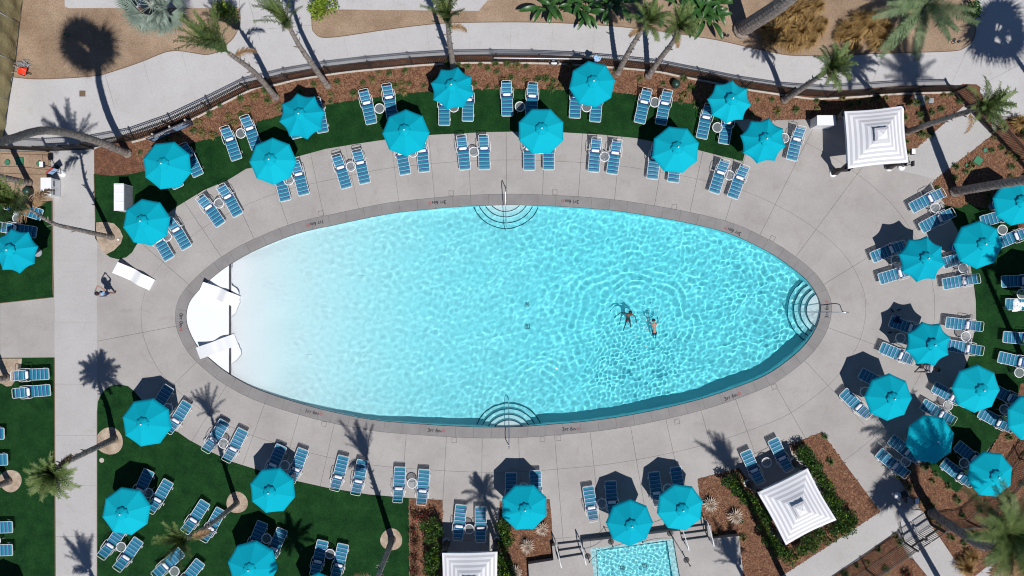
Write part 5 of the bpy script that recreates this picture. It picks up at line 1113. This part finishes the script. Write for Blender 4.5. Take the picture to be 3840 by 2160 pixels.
def tufts(poly, n, mind, label, group, avoid=()):
    pts = []
    for q in scatter(poly, n*14, avoid):
        if len(pts) >= n: break
        if all((q[0]-a[0])**2+(q[1]-a[1])**2 > mind**2 for a in pts): pts.append(q)
    for i, q in enumerate(pts):
        p = W(*q); s = random.uniform(.7, 1.25); o = ob('grass_tuft', TUFT[i % 3], None, (p.x, p.y, .02), (0, 0, random.uniform(0, 6))); o.scale = (s, s, s); tag(o, label, 'grass tuft', group)
tufts(BN, 125, 26, 'small green grass tuft planted in the long upper mulch bed', 'grass tufts in the long upper mulch bed')
tufts(BE, 22, 26, 'small green grass tuft planted in the right mulch bed', 'grass tufts in the right mulch bed')
tufts(BSE, 38, 24, 'small green grass tuft planted in the lower right mulch bed', 'grass tufts in the lower right mulch bed')
tufts(BC, 16, 26, 'small grass tuft planted in the diagonal cabana bed', 'grass tufts in the diagonal cabana bed', (PATCH,))
tufts(BS, 8, 20, 'small green grass tuft below the lower right fence', 'grass tufts below the lower right fence')
def cordyline(px, py, label, s=1.):
    g = random.Random(label); p = W(px, py); t = thing('spiky_plant', label, 'plant', (p.x, p.y, .02), g.uniform(0, 6), 'spiky rosette plants'); mb = MB()
    for k in range(56):
        a = k*2.399; el = .15+1.1*(k/56); L_ = .52*s*g.uniform(.8, 1.1); d = Vector((math.cos(a)*math.cos(el), math.sin(a)*math.cos(el), math.sin(el))); sd = Vector((-math.sin(a), math.cos(a), 0))*.024; b = Vector((0, 0, .18)); mid = b+d*L_*.5; tip = b+d*L_-Vector((0, 0, .08))
        mb.add([b-sd*.4, b+sd*.4, mid+sd, mid-sd, tip], [(0, 1, 2, 3), (3, 2, 4)], M['cordy'])
    mb.build('leaves', t); mb = MB(); mb.tube([(0, 0, 0), (0, 0, .22)], .04, M['trunk'], 6); mb.build('stem', t)
for c, r, x, y, l, s in ((2,3,300,965,'pale spiky rosette plant touching the parasol below the pool',1.),(2,3,152,1135,'pale spiky rosette plant left of the left spa stairs',1.1),(2,3,1985,715,'pale spiky rosette plant beside the right spa parasol',1.1),(2,3,2235,840,'pale spiky rosette plant near the diagonal cabana hedge',1.15),(2,3,35,1400,'pale spiky rosette plant at the bottom edge by the third cabana',1.)): cordyline(*T(c, r, x, y), l, s)
# ================================================================ PEOPLE
def body(joints, edges, m, parent, name='body', sub=2):
    names = list(joints); me = bpy.data.meshes.new(name); me.from_pydata([joints[n][0] for n in names], [], []); me = bpy.data.meshes.new(name)
    me.from_pydata([tuple(joints[n][0]) for n in names], [(names.index(a), names.index(b)) for a, b in edges], []); me.materials.append(m)
    o = ob(name, me, parent); sk = o.modifiers.new('skin', 'SKIN'); sk.use_smooth_shade = True
    if not me.skin_vertices:
        bm = bmesh.new(); bm.from_mesh(me); bm.verts.layers.skin.verify(); bm.to_mesh(me); bm.free()
    for i, n in enumerate(names):
        r = joints[n][1]; sv = me.skin_vertices[0].data[i]; sv.radius = (r, r) if not isinstance(r, tuple) else r; sv.use_root = (i == 0)
    ss = o.modifiers.new('sub', 'SUBSURF'); ss.levels = ss.render_levels = sub
    return o
def hand(J, E_, w, d, side, pre, q=1.):
    d = d.normalized()*q; side = side*q; s = d.cross(side).normalized()*q; J[pre+'palm'] = (w+d*.06, .026*q); E_.append((pre+'wr', pre+'palm'))
    for k in range(4):
        b = w+d*.10+s*(.022*(k-1.5)); J[f'{pre}f{k}a'] = (b, .010); J[f'{pre}f{k}b'] = (b+d*(.04+.008*(k in (1, 2)))+side*.008, .009); J[f'{pre}f{k}c'] = (b+d*(.07+.014*(k in (1, 2)))+side*.03, .007)
        E_ += [(pre+'palm', f'{pre}f{k}a'), (f'{pre}f{k}a', f'{pre}f{k}b'), (f'{pre}f{k}b', f'{pre}f{k}c')]
    J[pre+'ta'] = (w+d*.04-s*.045, .011); J[pre+'tb'] = (w+d*.08-s*.058+side*.01, .009); E_ += [(pre+'palm', pre+'ta'), (pre+'ta', pre+'tb')]
def person(label, P_, skin, torso_m, leg_m, shoes=True, sc_=1., hs=1.):
    V = {k: Vector(v) for k, v in P_.items()}; o0 = Vector((V['hip'].x, V['hip'].y, min(v.z for v in V.values()))); V = {k: v-o0 for k, v in V.items()}
    t = thing('person', label, 'person', o0); up = (V['neck']-V['hip']).normalized()
    J = {'hip': (V['hip'], (.135*sc_, .105*sc_)), 'waist': (V['hip'].lerp(V['neck'], .38), (.12*sc_, .09*sc_)), 'chest': (V['hip'].lerp(V['neck'], .74), (.15*sc_, .105*sc_)), 'neck': (V['neck'], .052*sc_), 'hd0': (V['neck'].lerp(V['head'], .55), .070*hs), 'hd1': (V['head'], .088*hs), 'hd2': (V['head']+(V['head']-V['neck']).normalized()*.07*hs, .066*hs)}
    E_ = [('hip', 'waist'), ('waist', 'chest'), ('chest', 'neck'), ('neck', 'hd0'), ('hd0', 'hd1'), ('hd1', 'hd2')]
    for s in 'lr':
        J[s+'sh'] = (V[s+'sh'], .062*sc_); J[s+'el'] = (V[s+'el'], .043*sc_); J[s+'wr'] = (V[s+'wr'], .028*sc_); E_ += [('chest', s+'sh'), (s+'sh', s+'el'), (s+'el', s+'wr')]
        hand(J, E_, V[s+'wr'], V[s+'wr']-V[s+'el'], Vector((0, 0, -1)), s, min(1, sc_+.1))
        J[s+'th'] = (V[s+'th'], .088*sc_); J[s+'kn'] = (V[s+'kn'], .058*sc_); J[s+'an'] = (V[s+'an'], .038*sc_); J[s+'to'] = (V[s+'to'], .034*sc_); E_ += [('hip', s+'th'), (s+'th', s+'kn'), (s+'kn', s+'an'), (s+'an', s+'to')]
    o = body(J, E_, skin, t); parts = [o]
    if torso_m:
        J2 = {'a': (V['hip'], (.155*sc_, .125*sc_)), 'b': (J['waist'][0], (.145*sc_, .115*sc_)), 'c': (J['chest'][0], (.17*sc_, .13*sc_)), 'd': (J['chest'][0].lerp(V['neck'], .6), .085*sc_)}; E2 = [('a', 'b'), ('b', 'c'), ('c', 'd')]
        for s in 'lr': J2[s+'s'] = (V[s+'sh'], .082*sc_); J2[s+'e'] = (V[s+'sh'].lerp(V[s+'el'], .75), .062*sc_); E2 += [('c', s+'s'), (s+'s', s+'e')]
        parts.append(body(J2, E2, torso_m, t, 'shirt', 2))
    J3 = {'a': (V['hip'], (.16*sc_, .13*sc_))}; E3 = []
    for s in 'lr': J3[s+'t'] = (V[s+'th'], .108*sc_); J3[s+'k'] = (V[s+'th'].lerp(V[s+'kn'], .7), .088*sc_); E3 += [('a', s+'t'), (s+'t', s+'k')]
    parts.append(body(J3, E3, leg_m, t, 'shorts', 2))
    hd = V['head']; d = (V['head']-V['neck']).normalized(); fw = Vector(P_.get('face', (0, 1, 0))); mb = MB(); v_ = []; f_ = []; R_ = .120*hs
    q = d.to_track_quat('Z', 'Y').to_matrix()
    for i in range(7):
        th = math.pi*.62*i/6
        for j in range(14): ph = 2*math.pi*j/14; v_.append(hd+d*.035*hs-fw*.014+q @ Vector((R_*math.sin(th)*math.cos(ph), R_*math.sin(th)*math.sin(ph), R_*1.05*math.cos(th))))
    for i in range(6):
        for j in range(14): f_.append((i*14+j, (i+1)*14+j, (i+1)*14+(j+1) % 14, i*14+(j+1) % 14))
    mb.add(v_, f_, M['hair']); parts.append(mb.build('hair', t, smooth=True))
    mb = MB(); c_ = hd-d*.01+fw*.085*hs; sd = d.cross(fw).normalized()
    mb.add([c_-sd*.012, c_+sd*.012, c_+fw*.03-d*.02, c_+d*.04], [(0, 1, 2), (0, 2, 3), (1, 3, 2)], skin); mb.build('nose', t)
    for s in (-1, 1):
        mb = MB(); mb.lathe([(.004, -.006), (.011, 0), (.004, .006)], M['dark'], 8, tuple(hd+fw*.083*hs+sd*s*.033)); mb.build('eye', t)
        mb = MB(); mb.lathe([(.006, -.02), (.018, 0), (.006, .02)], skin, 8, tuple(hd+sd*s*.098*hs)); mb.build('ear', t)
    if shoes:
        for s in 'lr': parts.append(body({'a': (V[s+'an']+Vector((0, 0, -.03)), .047), 'b': (V[s+'to'], .045), 'c': (V[s+'to'].lerp(V[s+'an'], .5), .048)}, [('a', 'c'), ('c', 'b')], M['dark'], t, 'shoe', 1))
    for o in parts: recv(o)
    return t
b0 = W(418, 1101); X = lambda x, y, z: (b0.x+x, b0.y+y, z)
person('person in a light blue shirt and navy shorts standing left of the pool', dict(hip=X(0,0,.92), neck=X(0,-.02,1.44), head=X(0,.02,1.60), lsh=X(-.19,0,1.38), rsh=X(.19,0,1.38), lel=X(-.26,.20,1.26), rel=X(.26,.20,1.26), lwr=X(-.09,.36,1.46), rwr=X(.09,.36,1.46), lth=X(-.09,0,.86), rth=X(.09,0,.86), lkn=X(-.15,.02,.48), rkn=X(.16,.05,.48), lan=X(-.22,-.08,.08), ran=X(.22,.02,.08), lto=X(-.24,.08,.04), rto=X(.25,.17,.04)), M['skin'], M['shirt'], M['navy'], sc_=1.0, hs=1.0)
b0 = W(3449, 1369)
strp = bpy.data.materials.new('striped_shirt'); strp.use_nodes = True; nt = strp.node_tree; wv = nt.nodes.new('ShaderNodeTexWave'); wv.inputs['Scale'].default_value = 6.; wv.bands_direction = 'X'; g_ = nt.nodes.new('ShaderNodeNewGeometry'); nt.links.new(g_.outputs['Position'], wv.inputs['Vector']); rp = nt.nodes.new('ShaderNodeValToRGB'); rp.color_ramp.interpolation = 'CONSTANT'; rp.color_ramp.elements[0].color = (.02, .015, .03, 1); rp.color_ramp.elements[1].color = (.75, .72, .75, 1); rp.color_ramp.elements[1].position = .6; nt.links.new(wv.outputs[0], rp.inputs[0]); nt.links.new(rp.outputs[0], nt.nodes['Principled BSDF'].inputs[0])
person('person in a striped top crouching with one hand on the concrete', dict(hip=X(.0,0,.30), neck=X(.42,-.14,.72), head=X(.56,-.18,.86), lsh=X(.30,-.30,.66), rsh=X(.36,.06,.70), lel=X(.02,-.34,.36), rel=X(.45,.2,.46), lwr=X(-.24,-.38,.06), rwr=X(.35,.28,.24), lth=X(0,-.09,.28), rth=X(0,.09,.28), lkn=X(.28,-.02,.40), rkn=X(.30,.20,.42), lan=X(.06,.02,.07), ran=X(.08,.22,.07), lto=X(.20,.02,.04), rto=X(.22,.23,.04), face=(.6, -.2, -.6)), M['skin2'], strp, M['dark'], shoes=False, sc_=.95, hs=.95)
wz = WZ
def PX(x, y, z): p = W(x, y, z); return (p.x, p.y, z)
person('swimmer in red shorts with both arms spread in the pool', dict(hip=PX(2354,1193,wz-.04), neck=PX(2357,1176,wz+.10), head=PX(2362,1172,wz+.16), lsh=PX(2346,1174,wz+.04), rsh=PX(2369,1178,wz+.04), lel=PX(2325,1173,wz+.02), rel=PX(2382,1186,wz+.02), lwr=PX(2311,1185,wz-.02), rwr=PX(2385,1202,wz-.02), lth=PX(2350,1198,wz-.08), rth=PX(2359,1199,wz-.08), lkn=PX(2346,1212,wz-.14), rkn=PX(2362,1213,wz-.30), lan=PX(2339,1232,wz-.22), ran=PX(2362,1222,wz-.52), lto=PX(2336,1240,wz-.26), rto=PX(2363,1226,wz-.60), face=(0, .6, -.5)), M['skin2'], None, M['redc'], shoes=False, sc_=.72, hs=.9)
person('swimmer in dark shorts beside the red one in the pool', dict(hip=PX(2455,1243,wz-.03), neck=PX(2452,1212,wz+.10), head=PX(2451,1203,wz+.12), lsh=PX(2441,1213,wz+.06), rsh=PX(2463,1213,wz+.06), lel=PX(2434,1207,wz-.06), rel=PX(2468,1205,wz-.08), lwr=PX(2434,1198,wz-.10), rwr=PX(2466,1196,wz-.15), lth=PX(2450,1247,wz-.10), rth=PX(2459,1247,wz-.10), lkn=PX(2448,1258,wz-.32), rkn=PX(2458,1258,wz-.32), lan=PX(2450,1264,wz-.62), ran=PX(2457,1264,wz-.62), lto=PX(2450,1268,wz-.68), rto=PX(2457,1268,wz-.68), face=(0, .6, -.5)), M['skin'], None, M['navy'], shoes=False, sc_=.74, hs=.9)

# foam and splashes round the swimmers
mb = MB(); g = random.Random(12)
for k in range(80):
    if k < 50: a_ = g.uniform(0, 6.28); r_ = g.uniform(.5, 1.3)*(.45 if k < 30 else .75); q = W(2452, 1190, WZ)+Vector((math.cos(a_), math.sin(a_), 0))*r_
    else: q = W(g.gauss(2400, 40), g.gauss(1245, 45), WZ)
    z_ = WZ+.035; rr = g.uniform(.01, .032); n = 7; v_ = [(q.x+rr*math.cos(2*math.pi*j/n)*g.uniform(.6, 1.3), q.y+rr*math.sin(2*math.pi*j/n)*g.uniform(.6, 1.3), z_-.012) for j in range(n)]+[(q.x, q.y, z_+rr*.4)]
    mb.add(v_, [(j, (j+1) % n, n) for j in range(n)], M['bplastic'])
mb.build('water_foam', kind='stuff')
# rusty soil line along the turf edges of the left walkway
for pts in (Q("0,1: 527,575 533,1449; 0,2: 541,92"), Q("0,2: 549,702 553,1449; 0,3: 559,1500"), Q("0,1: 948,305 962,780"), Q("0,2: 980,1240 980,1449; 0,3: 980,1500"), Q("0,2: 0,153 541,93"), Q("1,3: 1542,667 1546,1449")):
    ribbon('turf_edging', pts, .035, .0, .042, M['brown'], kind='structure')
